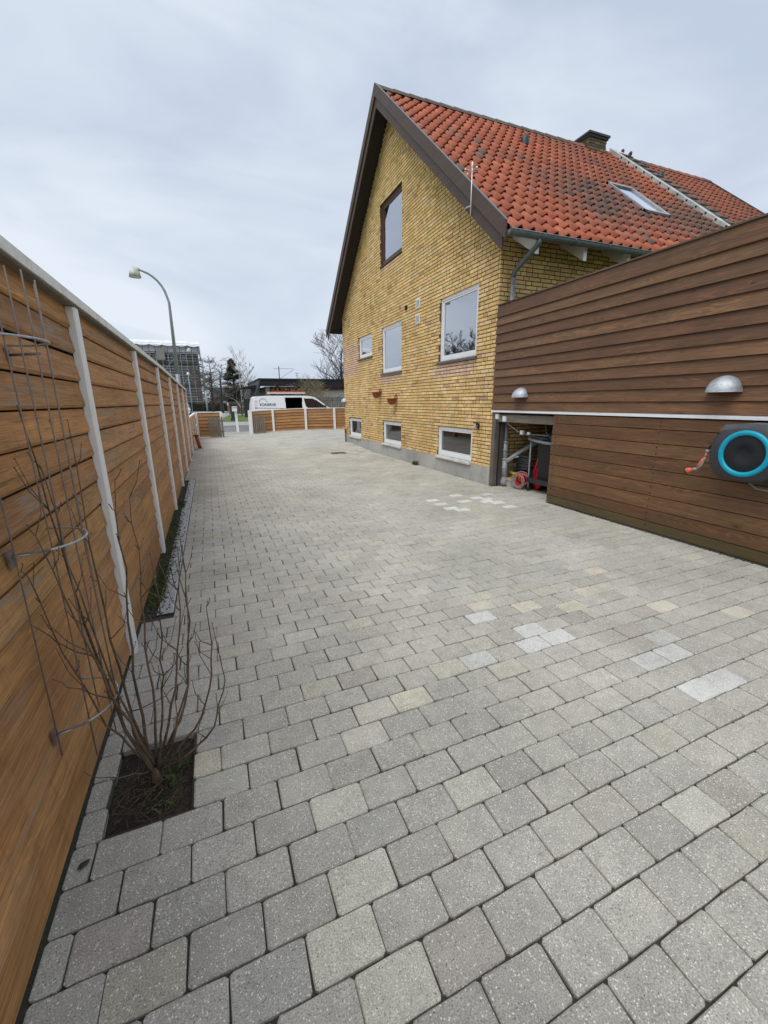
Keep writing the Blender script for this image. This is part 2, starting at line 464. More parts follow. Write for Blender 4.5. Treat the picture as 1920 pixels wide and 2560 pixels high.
# ------------------------------------------------------------------ mesh builder
class MB:
    def __init__(s):
        s.v = []; s.f = []; s.c = []; s.r = []; s.sm = []
        s.col = (0.5, 0.5, 0.5); s.rnd = (0, 0, 0); s.smooth = False
    def paint(s, col, rnd=None):
        s.col = col
        s.rnd = rnd if rnd is not None else (R.uniform(-50, 50), R.uniform(-50, 50), R.uniform(-50, 50))
        return s
    def add(s, vs, fs, smooth=None):
        o = len(s.v)
        s.v.extend(vs)
        sm = s.smooth if smooth is None else smooth
        for f in fs:
            s.f.append(tuple(i + o for i in f))
            s.c.append(s.col); s.r.append(s.rnd); s.sm.append(sm)
        return s
    def box(s, x0, x1, y0, y1, z0, z1, j=0.0):
        if x1 < x0: x0, x1 = x1, x0
        if y1 < y0: y0, y1 = y1, y0
        if z1 < z0: z0, z1 = z1, z0
        vs = [(x0, y0, z0), (x1, y0, z0), (x1, y1, z0), (x0, y1, z0), (x0, y0, z1), (x1, y0, z1), (x1, y1, z1), (x0, y1, z1)]
        if j:
            vs = [(a + R.uniform(-j, j), b + R.uniform(-j, j), c + R.uniform(-j, j)) for a, b, c in vs]
        return s.add(vs, [(0, 3, 2, 1), (4, 5, 6, 7), (0, 1, 5, 4), (1, 2, 6, 5), (2, 3, 7, 6), (3, 0, 4, 7)], False)
    def hexa(s, p):      # 8 points, bottom ring then top ring, counterclockwise from above
        return s.add([tuple(a) for a in p], [(0, 3, 2, 1), (4, 5, 6, 7), (0, 1, 5, 4), (1, 2, 6, 5), (2, 3, 7, 6), (3, 0, 4, 7)], False)
    def bar(s, a, b, w, h, upv=(0, 0, 1)):
        a = Vector(a); b = Vector(b); d = (b - a).normalized()
        u = Vector(upv)
        if abs(d.dot(u)) > 0.98: u = Vector((0, 1, 0))
        sdv = d.cross(u).normalized(); u = sdv.cross(d).normalized()
        sdv *= w / 2; u *= h / 2
        return s.hexa([a - sdv - u, a + sdv - u, b + sdv - u, b - sdv - u, a - sdv + u, a + sdv + u, b + sdv + u, b - sdv + u])
    def prism(s, poly, axis, a, b):       # poly of 2D points; axis 0: (y,z) extruded in x; 1: (x,z) in y; 2: (x,y) in z
        def P(p, t):
            return (t, p[0], p[1]) if axis == 0 else ((p[0], t, p[1]) if axis == 1 else (p[0], p[1], t))
        n = len(poly)
        vs = [P(p, a) for p in poly] + [P(p, b) for p in poly]
        fs = [tuple(range(n))[::-1], tuple(range(n, 2 * n))] + [(i, (i + 1) % n, n + (i + 1) % n, n + i) for i in range(n)]
        return s.add(vs, fs, False)
    def tube(s, pts, rad, n=8, cap=True, closed=False):
        pts = [Vector(p) for p in pts]
        if isinstance(rad, (int, float)): rad = [rad] * len(pts)
        vs = []; prev = None; m = len(pts)
        for i, p in enumerate(pts):
            if closed: d = pts[(i + 1) % m] - pts[i - 1]
            else: d = pts[min(i + 1, m - 1)] - pts[max(i - 1, 0)]
            if d.length < 1e-9: d = Vector((0, 0, 1))
            d.normalize()
            if prev is None:
                u = Vector((0, 0, 1)) if abs(d.z) < 0.9 else Vector((1, 0, 0))
                u = (u - d * u.dot(d)).normalized()
            else:
                u = prev - d * prev.dot(d)
                u = u.normalized() if u.length > 1e-6 else Vector((1, 0, 0))
            prev = u
            w = d.cross(u)
            for k in range(n):
                a = 2 * math.pi * k / n
                q = p + (u * math.cos(a) + w * math.sin(a)) * rad[i]
                vs.append(tuple(q))
        fs = []
        for i in range(m if closed else m - 1):
            j = (i + 1) % m
            for k in range(n):
                fs.append((i * n + k, i * n + (k + 1) % n, j * n + (k + 1) % n, j * n + k))
        if cap and not closed:
            fs.append(tuple(range(n))[::-1]); fs.append(tuple(range((m - 1) * n, m * n)))
        return s.add(vs, fs, n > 4)
    def lathe(s, prof, c=(0, 0, 0), axis='Z', n=24, arc=(0, 2 * math.pi)):
        full = abs(arc[1] - arc[0] - 2 * math.pi) < 1e-6
        cols = n if full else n + 1
        vs = []
        for k in range(cols):
            a = arc[0] + (arc[1] - arc[0]) * k / n
            for r, h in prof:
                x, y = r * math.cos(a), r * math.sin(a)
                if axis == 'Z': q = (x, y, h)
                elif axis == 'X': q = (h, x, y)
                else: q = (x, h, y)
                vs.append((q[0] + c[0], q[1] + c[1], q[2] + c[2]))
        m = len(prof); fs = []
        for k in range(n):
            k2 = (k + 1) % cols if full else k + 1
            for i in range(m - 1):
                fs.append((k * m + i, k2 * m + i, k2 * m + i + 1, k * m + i + 1))
        return s.add(vs, fs, True)
    def obj(s, name, mat, parent=None, kind=None, label=None):
        me = bpy.data.meshes.new(name)
        me.from_pydata(s.v, [], s.f)
        at = me.attributes.new('col', 'FLOAT_VECTOR', 'FACE')
        at.data.foreach_set('vector', [x for c in s.c for x in c])
        at = me.attributes.new('rnd', 'FLOAT_VECTOR', 'FACE')
        at.data.foreach_set('vector', [x for c in s.r for x in c])
        if any(s.sm): me.polygons.foreach_set('use_smooth', s.sm)
        me.materials.append(mat)
        me.update()
        o = bpy.data.objects.new(name, me)
        COL.objects.link(o)
        if parent is not None:
            put(o, parent)
        if kind: o['kind'] = kind
        if label: o['label'] = label
        return o
LOC = {}
def put(o, parent):
    """parent o, whose mesh is in world coordinates (or in the parent's own when that sits at the origin)"""
    o.parent = parent
    p = LOC.get(parent.name, Vector((0, 0, 0)))
    o.location = -p
    LOC[o.name] = Vector((0, 0, 0)) 
def thing(name, label, cat, loc=(0, 0, 0), rz=0.0, group=None, local=False):
    o = bpy.data.objects.new(name, None)
    COL.objects.link(o)
    o.location = loc; o.rotation_euler = (0, 0, rz)
    o.empty_display_size = 0.1
    LOC[o.name] = Vector((0, 0, 0)) if local else Vector(loc)
    o['label'] = label; o['category'] = cat
    if group: o['group'] = group
    return o
def tag(o, label, cat, group=None):
    o['label'] = label; o['category'] = cat
    if group: o['group'] = group
    return o
def copy_tree(o, parent=None):
    c = o.copy(); COL.objects.link(c)
    if parent is not None: c.parent = parent
    for ch in list(o.children): copy_tree(ch, c)
    return c
def sstep(a, b, x):
    t = max(0.0, min(1.0, (x - a) / (b - a)))
    return t * t * (3 - 2 * t)
def gz(x, y):
    return 0.105 * sstep(11.5, 15.2, y) * sstep(1.5, 4.4, x)
def jit(c, a=0.08, b=0.03):
    k = 1 + R.uniform(-a, a)
    return tuple(max(0.0, v * k * (1 + R.uniform(-b, b))) for v in c)

# ------------------------------------------------------------------ ground, street, lawns
m = MB()
ys = [-12, 0, 1.457, 1.868, 5, 10, 11.5, 12.2, 13, 13.8, 14.6, 15.2, 18, 22.6]
xs = [-0.66, -0.515, -0.222, 1.5, 2.2, 3, 3.8, 4.4, 7.5]
idx = {}
vs = []
for i, y in enumerate(ys):
    for k, x in enumerate(xs):
        idx[i, k] = len(vs); vs.append((x, y, gz(x, y) - 0.013))
m.add(vs, [(idx[i, k], idx[i, k + 1], idx[i + 1, k + 1], idx[i + 1, k]) for i in range(len(ys) - 1) for k in range(len(xs) - 1) if not (i == 2 and k == 1)])
courtyard = m.obj('courtyard_pavement', M['joint'], kind='structure')
m = MB().box(-900, 900, -400, 1500, -0.6, -0.05)
m.obj('ground', M['grass'], kind='structure')
m = MB().box(-60, -0.665, -30, 24.3, -0.045, -0.02)
m.obj('neighbour_lawn', M['grass'], kind='structure')
m = MB().box(-80, 90, 24.4, 29.5, -0.046, -0.012)
m.obj('street', M['asphalt'], kind='structure')
m = MB().box(-80, 90, 22.61, 24.33, -0.047, -0.006)
m.obj('pavement', M['footway'], kind='structure')
m = MB().box(-80, 90, 29.55, 29.75, -0.04, 0.09)
m.box(-80, 90, 24.33, 24.41, -0.04, 0.0)
m.obj('kerb', M['kerb'], kind='structure')
m = MB().box(-80, 90, 29.76, 35.6, -0.045, 0.07)
m.obj('footpath', M['footway'], kind='structure')
m = MB().box(-80, 90, 35.61, 58.0, -0.045, 0.065)
m.obj('street_lawn', M['grass'], kind='structure')
m = MB().box(0.3, 90, 56.2, 59.0, -0.04, 0.075)
m.obj('lawn_path', M['footway'], kind='structure')
m = MB().add([(-50, 58.1, 0.05), (1.4, 46.5, 0.072), (2.4, 58.1, 0.072), (3.2, 76, 0.06), (2.6, 100, 0.05), (-50, 100, 0.05)], [(0, 1, 2, 3, 4, 5)])
m.obj('side_street', mat_asphalt('pale_asphalt', (0.3, 0.3, 0.3)), kind='structure')

# pavers ------------------------------------------------------------
PITCH, PW, TILT = 0.1397, 0.2075, 0.018
HOLE = (-0.515, -0.222, 1.452, 1.862)
DRAIN = (-0.62, -0.395, 3.19, 9.25)
GREY = (0.455, 0.436, 0.382)
special = {}
def cellof(x, y):
    yy = y - TILT * (x + 0.3)
    k = math.floor((yy - 1.025) / PITCH)
    off = -0.316 if k % 2 == 0 else -0.213
    i = math.floor((x - off) / PW)
    return k, i
for lst, c in (
    ([(1.67, 2.24), (1.87, 1.95), (1.75, 1.80), (1.96, 1.80), (2.51, 1.404), (2.28, 1.12), (2.507, 1.12)], (0.64, 0.64, 0.61)),
    ([(1.346, 1.82), (2.60, 1.548), (2.295, 1.405)], (0.525, 0.525, 0.49)),
    ([(0.812, 1.113), (1.53, 0.692), (0.298, 0.715), (0.293, 1.243), (0.271, 0.928), (0.188, 0.803), (0.508, 1.533), (0.596, 1.676), (0.259, 0.62)], (0.56, 0.54, 0.46)),
    ([(0.831, 1.684), (3.037, 1.839), (3.459, 1.551), (2.093, 2.24)], (0.61, 0.57, 0.46)),
    ([(1.793, 2.38), (3.155, 2.554), (2.425, 2.11), (2.733, 2.284), (-0.174, 1.638)], (0.55, 0.51, 0.41)),
    ([(3.68, 5.76), (3.12, 5.578), (3.105, 5.325), (3.537, 5.301), (3.878, 5.476), (4.035, 5.405), (3.802, 5.27), (3.107, 5.05), (3.312, 4.989), (3.205, 4.885), (3.966, 5.038), (3.947, 4.735), (4.051, 5.614)], (0.68, 0.68, 0.65)),
    ([(3.6, 12.285), (3.838, 12.507), (4.008, 12.235), (4.294, 12.568), (4.398, 12.118), (4.45, 11.781), (3.692, 11.524), (3.84, 11.158), (4.5, 12.352), (3.5, 12.0), (4.1, 11.8)], (0.6, 0.585, 0.53))):
    for x, y in lst: special[cellof(x, y)] = c
CAMP = Vector((0, 0, 1.5))
def pix_size(c, n, area):
    """how large a flat piece shows: its area seen from the camera, zero outside the frame"""
    d = Vector(c) - CAMP
    z = d.dot(fwd)
    if z < 0.15: return 0
    x = 1043.6 * d.dot(r1) / z; y = 1043.6 * d.dot(u1) / z
    if abs(x) > 960 or abs(y) > 1280: return 0
    return area * abs(d.normalized().dot(Vector(n))) / d.length_squared
pieces = []
k0 = math.floor((-2.0 - 1.025) / PITCH)
k1 = math.floor((22.5 - 1.025) / PITCH)
for k in range(k0, k1):
    off = -0.316 if k % 2 == 0 else -0.213
    for i in range(-2, 34):
        xa = off + i * PW; xb = xa + PW
        xa = max(xa, -0.597); xb = min(xb, 6.9)
        if xb - xa < 0.035: continue
        ym = 1.025 + (k + 0.5) * PITCH
        segs = [(xa, xb)]
        y_at = ym + TILT * ((xa + xb) / 2 + 0.3)
        # limits: house and shed line on the right
        lim = 4.6 if y_at > 6.2 and y_at < 15.2 else (4.66 if y_at <= 4.8 else (5.6 if y_at <= 6.2 else 6.9))
        if xa > lim - 0.03: continue
        xb = min(xb, lim)
        def cut(x0, x1):
            out = [(xa, xb)]
            res = []
            for a, b in out:
                if b <= x0 or a >= x1: res.append((a, b)); continue
                if x0 - a > 0.02: res.append((a, x0))
                if b - x1 > 0.02: res.append((x1, b))
            return res
        if 0 and ym: pass
        segs = [(xa, xb)]
        if HOLE[2] < ym < HOLE[3]: segs = cut(HOLE[0], HOLE[1])
        if DRAIN[2] < ym < DRAIN[3]: segs = cut(-0.7, DRAIN[1])
        for a, b in segs:
            if b - a < 0.03: continue
            pieces.append((k, i, a, b))
def paver_mesh(mb, k, i, a, b):
    g = 0.0024
    y0 = 1.025 + k * PITCH + g; y1 = y0 + PITCH - 2 * g
    a += g; b -= g
    c = special.get((k, i))
    if c is None:
        t = R.random()
        if t < 0.06: c = (0.48, 0.455, 0.375)
        elif t < 0.10: c = (0.425, 0.41, 0.365)
        elif t < 0.14: c = (0.43, 0.40, 0.35)
        else: c = GREY
        c = jit(c, 0.08, 0.003)
    else: c = jit(c, 0.06, 0.01)
    mb.paint(c)
    bv = 0.0042; rc = 0.0065
    dz = R.uniform(-0.002, 0.0015); tx = R.uniform(-0.006, 0.006); ty = R.uniform(-0.008, 0.008)
    jx = R.uniform(-0.0018, 0.0018); jy = R.uniform(-0.0015, 0.0015)
    ring = []
    def octo(x0, x1, q0, q1, r):
        u, w_ = (x1 - x0) / 3, (x1 - x0) * 2 / 3
        return [(x0 + r, q0), (x0 + u, q0), (x0 + w_, q0), (x1 - r, q0), (x1, q0 + r), (x1, q1 - r), (x1 - r, q1), (x0 + w_, q1), (x0 + u, q1), (x0 + r, q1), (x0, q1 - r), (x0, q0 + r)]
    top = octo(a + bv, b - bv, y0 + bv, y1 - bv, rc)
    # extra points on the long edges make the tumbled edge uneven
    out = octo(a, b, y0, y1, rc + 0.002)
    cx, cy = (a + b) / 2, (y0 + y1) / 2
    vs = []
    for lay, (pts, z) in enumerate(((top, 0.0), (out, -bv * 0.9), (out, -0.055))):
        for (x, y) in pts:
            jj = 0.0017 if lay < 2 else 0
            X = x + jx + R.uniform(-jj, jj); Y = y + jy + R.uniform(-jj, jj)
            Y2 = Y + TILT * (X + 0.3)
            vs.append((X, Y2, gz(X, Y2) + z + dz + (tx * (X - cx) + ty * (Y - cy)) * (lay < 2) + (R.uniform(-.0007, .0007) if lay == 0 else 0)))
    fs = [tuple(range(12))]
    for q in range(12):
        q2 = (q + 1) % 12
        fs.append((12 + q, 12 + q2, q2, q))
        fs.append((24 + q, 24 + q2, 12 + q2, 12 + q))
    mb.add(vs, fs, False)
def score(p):
    k, i, a, b = p
    y = 1.025 + (k + .5) * PITCH
    return pix_size(((a + b) / 2, y + TILT * ((a + b) / 2 + .3), 0), (0, 0, 1), (b - a) * PITCH)
pieces.sort(key=score, reverse=True)
rest = MB()
for q, p in enumerate(pieces):
    if q < 300:
        mb = MB(); paver_mesh(mb, *p); mb.obj('paver', M['paver'], courtyard)
    else:
        paver_mesh(rest, *p)
rest.obj('paver_field', M['paver'], courtyard, kind='stuff')

# planting hole
m = MB()
g = 9
vs = []
for i in range(g + 1):
    for k in range(g + 1):
        vs.append((HOLE[0] + (HOLE[1] - HOLE[0]) * i / g, HOLE[2] + (HOLE[3] - HOLE[2]) * k / g + 0.0, -0.006 - 0.012 * math.sin(math.pi * i / g) * math.sin(math.pi * k / g) - 0.012 + R.uniform(-.006, .008)))
# the opening in the sand bed is simply covered by soil just above it
vs = [(x, y + .005, z - 0.014) for x, y, z in vs]
m.add(vs, [(i * (g + 1) + k, (i + 1) * (g + 1) + k, (i + 1) * (g + 1) + k + 1, i * (g + 1) + k + 1) for i in range(g) for k in range(g)], True)
soil = m.obj('planting_soil', M['soil'], kind='stuff')
m = MB()
for q in range(160):
    x = R.uniform(HOLE[0] + .02, HOLE[1] - .02); y = R.uniform(HOLE[2] + .02, HOLE[3] - .02)
    a = R.uniform(0, 6.28); L = R.uniform(0.015, 0.06 if q < 70 else 0.1)
    z = R.uniform(-0.036, -0.018)
    m.tube([(x - math.cos(a) * L / 2, y - math.sin(a) * L / 2, z), (x, y, z + R.uniform(0, .006)), (x + math.cos(a) * L / 2, y + math.sin(a) * L / 2, z)], R.uniform(0.0007, 0.0018), 3)
m.obj('dry_litter', M['straw'], kind='stuff')
m = MB()
def blade(mb, x, y, z, L, a, w=0.003, lean=0.5):
    dx, dy = math.cos(a), math.sin(a)
    p = [(x, y, z), (x + dx * L * lean * .4, y + dy * L * lean * .4, z + L * .7), (x + dx * L * lean, y + dy * L * lean, z + L * .85)]
    nx, ny = -dy * w, dx * w
    mb.add([(p[0][0] - nx, p[0][1] - ny, p[0][2]), (p[0][0] + nx, p[0][1] + ny, p[0][2]), (p[1][0] - nx, p[1][1] - ny, p[1][2]), (p[1][0] + nx, p[1][1] + ny, p[1][2]), p[2]], [(0, 1, 3, 2), (2, 3, 4)])
for q in range(70):
    cx, cy = R.choice([(-0.29, 1.74), (-0.26, 1.70), (-0.31, 1.52), (-0.36, 1.56), (-0.3, 1.63)])
    blade(m, cx + R.gauss(0, .02), cy + R.gauss(0, .02), -0.03, R.uniform(.015, .045), R.uniform(0, 6.28), R.uniform(.0015, .005), R.uniform(.4, 1.2))
m.obj('weed_leaves', M['leaf'], kind='stuff')

M['raillight'] = simple('galvanised_dull', (0.6, 0.62, 0.62), 0.5, 0.2, 0.25, 20)
# drain strip ---------------------------------------------------------
m = MB().box(-0.6, -0.51, 3.19, 9.2, -0.03, -0.004)
m.obj('gravel_strip', M['gravel'], kind='stuff')
m = MB()
for q in range(900):
    y = R.choice([R.gauss(3.65, .22), R.gauss(4.7, .45), R.gauss(5.5, .3), R.gauss(6.9, .15), R.gauss(3.9, .3)])
    x = R.uniform(-0.59, -0.49)
    if 3.22 < y < 9: 
        for e in range(3): blade(m, x + R.gauss(0, .006), y + R.gauss(0, .01), -0.005, R.uniform(.008, .03), R.uniform(0, 6.28), R.uniform(.002, .006), R.uniform(.4, 1.3))
m.obj('moss', M['moss'], kind='stuff')
m = MB()
for q in range(1500):
    y = 3.2 + 6 * R.random() ** 1.2; x = R.uniform(-0.595, -0.515) if R.random() < .6 else R.choice([R.uniform(-.51, -.41), R.uniform(-.51, -.47)])
    s_ = R.uniform(.003, .009)
    m.paint(jit((0.2, 0.19, 0.17), .4)).box(x - s_, x + s_, y - s_, y + s_, -0.004, R.uniform(.001, .007), .002)
m.obj('loose_gravel', M['gravel'], kind='stuff')
t = thing('drain_channel', 'long galvanised drain grating let into the paving along the wooden fence', 'drain', (-0.45, 3.19, 0))
MB().box(-0.512, -0.396, 3.19, 9.22, -0.012, -0.006).obj('channel_bed', M['blk'], t)
m = MB().box(-0.408, -0.399, 3.2, 9.2, -0.006, 0.004).box(-0.508, -0.502, 3.2, 9.2, -0.006, 0.003)
m.obj('edge_rail', M['raillight'], t)
m = MB().box(-0.3985, -0.393, 3.19, 9.22, -0.01, 0.0025)
m.obj('rubber_edge', M['blk'], t)
m = MB()
y = 3.205
while y < 9.2:
    m.box(-0.502, -0.408, y, y + 0.011, -0.004, 0.002); y += 0.021
m.obj('grating_bar', M['raillight'], t, kind='stuff')
m = MB()
for q in range(60):
    x = R.uniform(4.5, 4.58); y = 9.15 + R.gauss(0, .06)
    blade(m, x, y, gz(x, y), R.uniform(.04, .13), R.uniform(0, 6.28), R.uniform(.004, .01), R.uniform(.2, .8))
tag(m.obj('weed', M['leaf']), 'small green weed growing at the foot of the yellow house wall', 'weed')

# ------------------------------------------------------------------ left fence
FW = (0.30, 0.135, 0.042)
def fwood():
    t_ = R.random()
    c = (0.43, 0.215, 0.074) if t_ < .5 else ((0.38, 0.182, 0.064) if t_ < .75 else (0.46, 0.24, 0.092))
    return jit(c, .10, .025)
fence = thing('wooden_fence', 'tall lapped board fence with white posts and white cap running down the left side', 'fence', (-0.6, 2.62, 0))
PY = [-3.115, -1.165, 0.785, 2.735, 4.685, 6.635, 8.585, 10.535, 12.485, 14.435]
def ztop(y): return 1.985 - 0.017 * max(0, y - 7.2)
for a, b in zip(PY[:-1], PY[1:]):
    za, zb = ztop(a), ztop(b)
    nb = 15
    for q in range(nb):
        # q-th board: bottom edge proud, top edge tucked behind the one above
        f0 = 1.985 - 0.13 * (q + 1) + 0.02; f1 = 1.985 - 0.13 * q + 0.02
        if q == nb - 1: f0 = 0.02
        dzb = R.uniform(-.004, .004)
        la, lb = (za - 1.985), (zb - 1.985)
        s0, s1 = f0 + dzb, f1 - (0.0075 if q else 0.03)
        ka = (za / 1.985); kb = (zb / 1.985)
        xi = -0.612; xo = -0.597 + R.uniform(-.002, .003)
        y0, y1 = a + 0.044 + R.uniform(0, .006), b - 0.044 - R.uniform(0, .006)
        mb = MB().paint(fwood())
        # lower edge of every board bevelled downward, shaped to show a darker shade line
        dd = R.uniform(-.003, .003)
        def sect(y, k, d): return [(xo - .017, y, (s0 + d) * k), (xo - .009, y, (s0 + d) * k), (xo, y, (s0 + d + .013) * k), (xi, y, s1 * k), (xi - .012, y, s1 * k)]
        mb.add(sect(y0, ka, 0) + sect(y1, kb, dd), [(0, 1, 2, 3, 4), (9, 8, 7, 6, 5)] + [(k_, 5 + k_, 5 + (k_ + 1) % 5, (k_ + 1) % 5) for k_ in range(5)], False)
        mb.obj('board', M['fence'], fence)
for a, b in zip(PY[:-1], PY[1:]):
    MB().paint((.09, .05, .025)).hexa([(-.665, a, .02), (-.65, a, .02), (-.65, b, .02), (-.665, b, .02), (-.665, a, ztop(a) - .012), (-.65, a, ztop(a) - .012), (-.65, b, ztop(b) - .012), (-.665, b, ztop(b) - .012)]).obj('gap_shade_panel', M['fence'], fence)  # dark sheet added behind the boards so open joints show as shade
for y in PY:
    m = MB().prism([(-0.61, y - .04), (-0.578, y - .04), (-0.570, y - .032), (-0.570, y + .032), (-0.578, y + .04), (-0.61, y + .04)], 2, 0.0, ztop(y) - .012)
    m.obj('post', M['white'], fence)
    MB().paint((.05, .035, .025)).box(-0.70, -0.668, y - .06, y + .06, 0, ztop(y) - .013).obj('back_post', M['greywood'], fence)  # dark colour stands in for the shade in gaps beside the posts
for a, b in zip(PY[:-1], PY[1:]):
    za, zb = ztop(a) - .01, ztop(b) - .01
    MB().paint((0.16, 0.14, 0.11)).hexa([(-.67, a, za), (-.568, a, za), (-.568, b, zb), (-.67, b, zb), (-.67, a, za + .02), (-.568, a, za + .02), (-.568, b, zb + .02), (-.67, b, zb + .02)]).obj('cap_underside', M['greywood'], fence)
    za += .022; zb += .022
    MB().hexa([(-.68, a, za), (-.558, a, za - .012), (-.558, b, zb - .012), (-.68, b, zb), (-.68, a, za + .034), (-.558, a, za + .03), (-.558, b, zb + .03), (-.68, b, zb + .034)]).obj('cap', M['capwhite'], fence)
# low fence continuing and along the street ---------------------------------
def low_fence(name, label, pts, posts, H, thick=(0.09, 0.09), n=7):
    t = thing(name, label, 'fence', (pts[0][0], pts[0][1], 0))
    for (x0, y0), (x1, y1) in zip(pts[:-1], pts[1:]):
        d = Vector((x1 - x0, y1 - y0, 0)).normalized(); nn = Vector((d.y, -d.x, 0))
        for q in range(n):
            z0 = 0.03 + q * (H - .05) / n; z1 = z0 + (H - .05) / n - .004
            A = Vector((x0, y0, 0)); B = Vector((x1, y1, 0))
            gA, gB = gz(x0, y0), gz(x1, y1)
            o0 = nn * (0.05 + R.uniform(-.002, .003))
            mb = MB().paint(fwood())
            mb.hexa([A + o0 + Vector((0, 0, z0 + gA)), A + nn * .001 + Vector((0, 0, z0 + gA)), B + nn * .001 + Vector((0, 0, z0 + gB)), B + o0 + Vector((0, 0, z0 + gB)),
                     A + nn * .006 + Vector((0, 0, z1 + gA)), A - nn * .01 + Vector((0, 0, z1 + gA)), B - nn * .01 + Vector((0, 0, z1 + gB)), B + nn * .006 + Vector((0, 0, z1 + gB))])
            mb.obj('board', M['fencex'] if abs(d.x) > .5 else M['fence'], t)
        A = Vector((x0, y0, gz(x0, y0) + H)); B = Vector((x1, y1, gz(x1, y1) + H))
        MB().bar(A + nn * .015, B + nn * .015, 0.07, 0.035).obj('cap', M['white'], t)
    for (x, y, w, h) in posts:
        MB().box(x - w / 2, x + w / 2, y - w / 2, y + w / 2, gz(x, y), gz(x, y) + h).obj('post', M['white'], t)
    return t
low_fence('low_fence', 'low board fence carrying on from the tall fence towards the street', [(-.62, 14.49), (-.62, 17.6), (-.62, 20.7)], [(-.59, 16.2, .05, 1.07), (-.59, 18.9, .05, 1.07)], 1.08)
low_fence('street_fence', 'short board fence with white cap beside the gate opening, behind the red pipe', [(-.52, 20.72), (.5, 20.9)], [(-.52, 20.66, .07, 1.09), (.5, 20.82, .12, 1.12)], 1.11, n=7)
low_fence('street_fence', 'long low board fence in front of the white van, from gate opening to house', [(1.95, 22.25), (3.0, 22.45), (4.66, 22.35), (6.17, 22.2), (7.6, 22.1)], [(1.87, 22.15, .17, 1.13), (3.0, 22.36, .1, 1.09), (4.66, 22.26, .1, 1.09), (6.17, 22.12, .1, 1.09)], 1.1, n=7)
def picket_gate(label, x0, x1, y, H, n, lean=.05, rz=0):
    t = thing('picket_gate', label, 'gate', (x0, y, 0), 0, 'weathered picket gates folded back against the fences')
    w = (x1 - x0) / n
    for q in range(n):
        a = x0 + q * w + .012; b = a + w - .03
        h = H + R.uniform(-.012, .012)
        mb = MB().paint(jit((0.18, 0.155, 0.125), .15))
        yy = y + rz * (a - x0)
        mb.hexa([(a, yy - .022, .03), (b, yy - .022, .03), (b, yy, .03), (a, yy, .03), (a, yy - .022 + lean, h), (b, yy - .022 + lean, h), (b, yy + lean, h), (a, yy + lean, h)])
        mb.obj('picket', M['greywood'], t)
    for z in (.22, H - .2):
        MB().paint((0.15, 0.13, 0.1)).box(x0, x1, y + .005 + lean * z, y + .03 + lean * z, z, z + .07).obj('rail', M['greywood'], t)
    return t
picket_gate('grey picket gate leaning on the short fence left of the gate opening', -.07, .56, 20.5, .9, 6, .06)
picket_gate('grey picket gate leaning on the long fence right of the gate opening', 1.98, 2.56, 22.0, .9, 6, .06)

# ------------------------------------------------------------------ house
XW = 4.62
EY, EZ, RY, RZ = 5.68, 3.92, 10.7, 8.30          # lower front edge of the tiles, ridge
SL = (RZ - EZ) / (RY - EY)
def zr(y): return EZ + SL * (y - EY) if y <= RY else EZ + SL * (2 * RY - y - EY)
house = thing('brick_house', 'yellow brick house with steep red tiled roof and brown gable boards', 'house', (XW, 6.27, 0))
WY0, WY1 = 6.27, 15.12
wins = [ # y0,y1,z0,z1,kind
    (10.12, 11.50, 4.95, 6.36, 'brown'), (6.865, 8.22, 2.31, 3.52, 'white'), (10.14, 11.45, 2.27, 3.45, 'white'), (12.22, 13.41, 2.83, 3.445, 'white'),
    (6.87, 8.21, .34, .976, 'cellar'), (10.14, 11.42, .34, .97, 'cellar'), (13.34, 14.60, .34, .96, 'cellar')]
# mortar backing as cells around the openings
gw = MB()
zc = sorted({0.3, 3.9} | {w[2] for w in wins} | {w[3] for w in wins} | {3.9 + .2 * i for i in range(23)})
def soffit_z(y): return zr(y) - 0.13
for z0, z1 in zip(zc[:-1], zc[1:]):
    zm = (z0 + z1) / 2
    ya, yb = WY0, WY1
    if zm > 3.9:
        off = (z0 + .13 - EZ) / SL + EY
        off2 = (z1 + .13 - EZ) / SL + EY
        yA0, yA1 = max(WY0, off), max(WY0, off2)
        yB0, yB1 = min(WY1, 2 * RY - off), min(WY1, 2 * RY - off2)
        if yA0 > yB0: continue
        if yA1 > yB1: yA1 = yB1 = RY
    else: yA0 = yA1 = WY0; yB0 = yB1 = WY1
    hol = sorted((w[0], w[1]) for w in wins if w[2] <= zm <= w[3])
    cur0, cur1 = yA0, yA1
    for h0, h1 in hol + [(None, None)]:
        n0, n1 = (yB0, yB1) if h0 is None else (h0, h0)
        gw.add([(XW + .009, cur0, z0), (XW + .009, n0, z0), (XW + .009, n1, z1), (XW + .009, cur1, z1)], [(0, 3, 2, 1)])
        cur0 = cur1 = h1
for (y0, y1, z0, z1, kd) in wins:     # reveals
    D = .13
    a, b = XW + .009, XW + D
    gw.add([(a, y0, z0), (b, y0, z0), (b, y0, z1), (a, y0, z1)], [(0, 1, 2, 3)])
    gw.add([(a, y1, z0), (b, y1, z0), (b, y1, z1), (a, y1, z1)], [(3, 2, 1, 0)])
    gw.add([(a, y0, z1), (b, y0, z1), (b, y1, z1), (a, y1, z1)], [(0, 1, 2, 3)])
    gw.add([(a, y0, z0), (b, y0, z0), (b, y1, z0), (a, y1, z0)], [(3, 2, 1, 0)])
gable = gw.obj('gable_wall', M['mortar'], house)
BC = [(0.76, 0.52, 0.215), (0.82, 0.60, 0.30), (0.70, 0.475, 0.185), (0.78, 0.54, 0.27), (0.58, 0.385, 0.145), (0.78, 0.52, 0.21)]
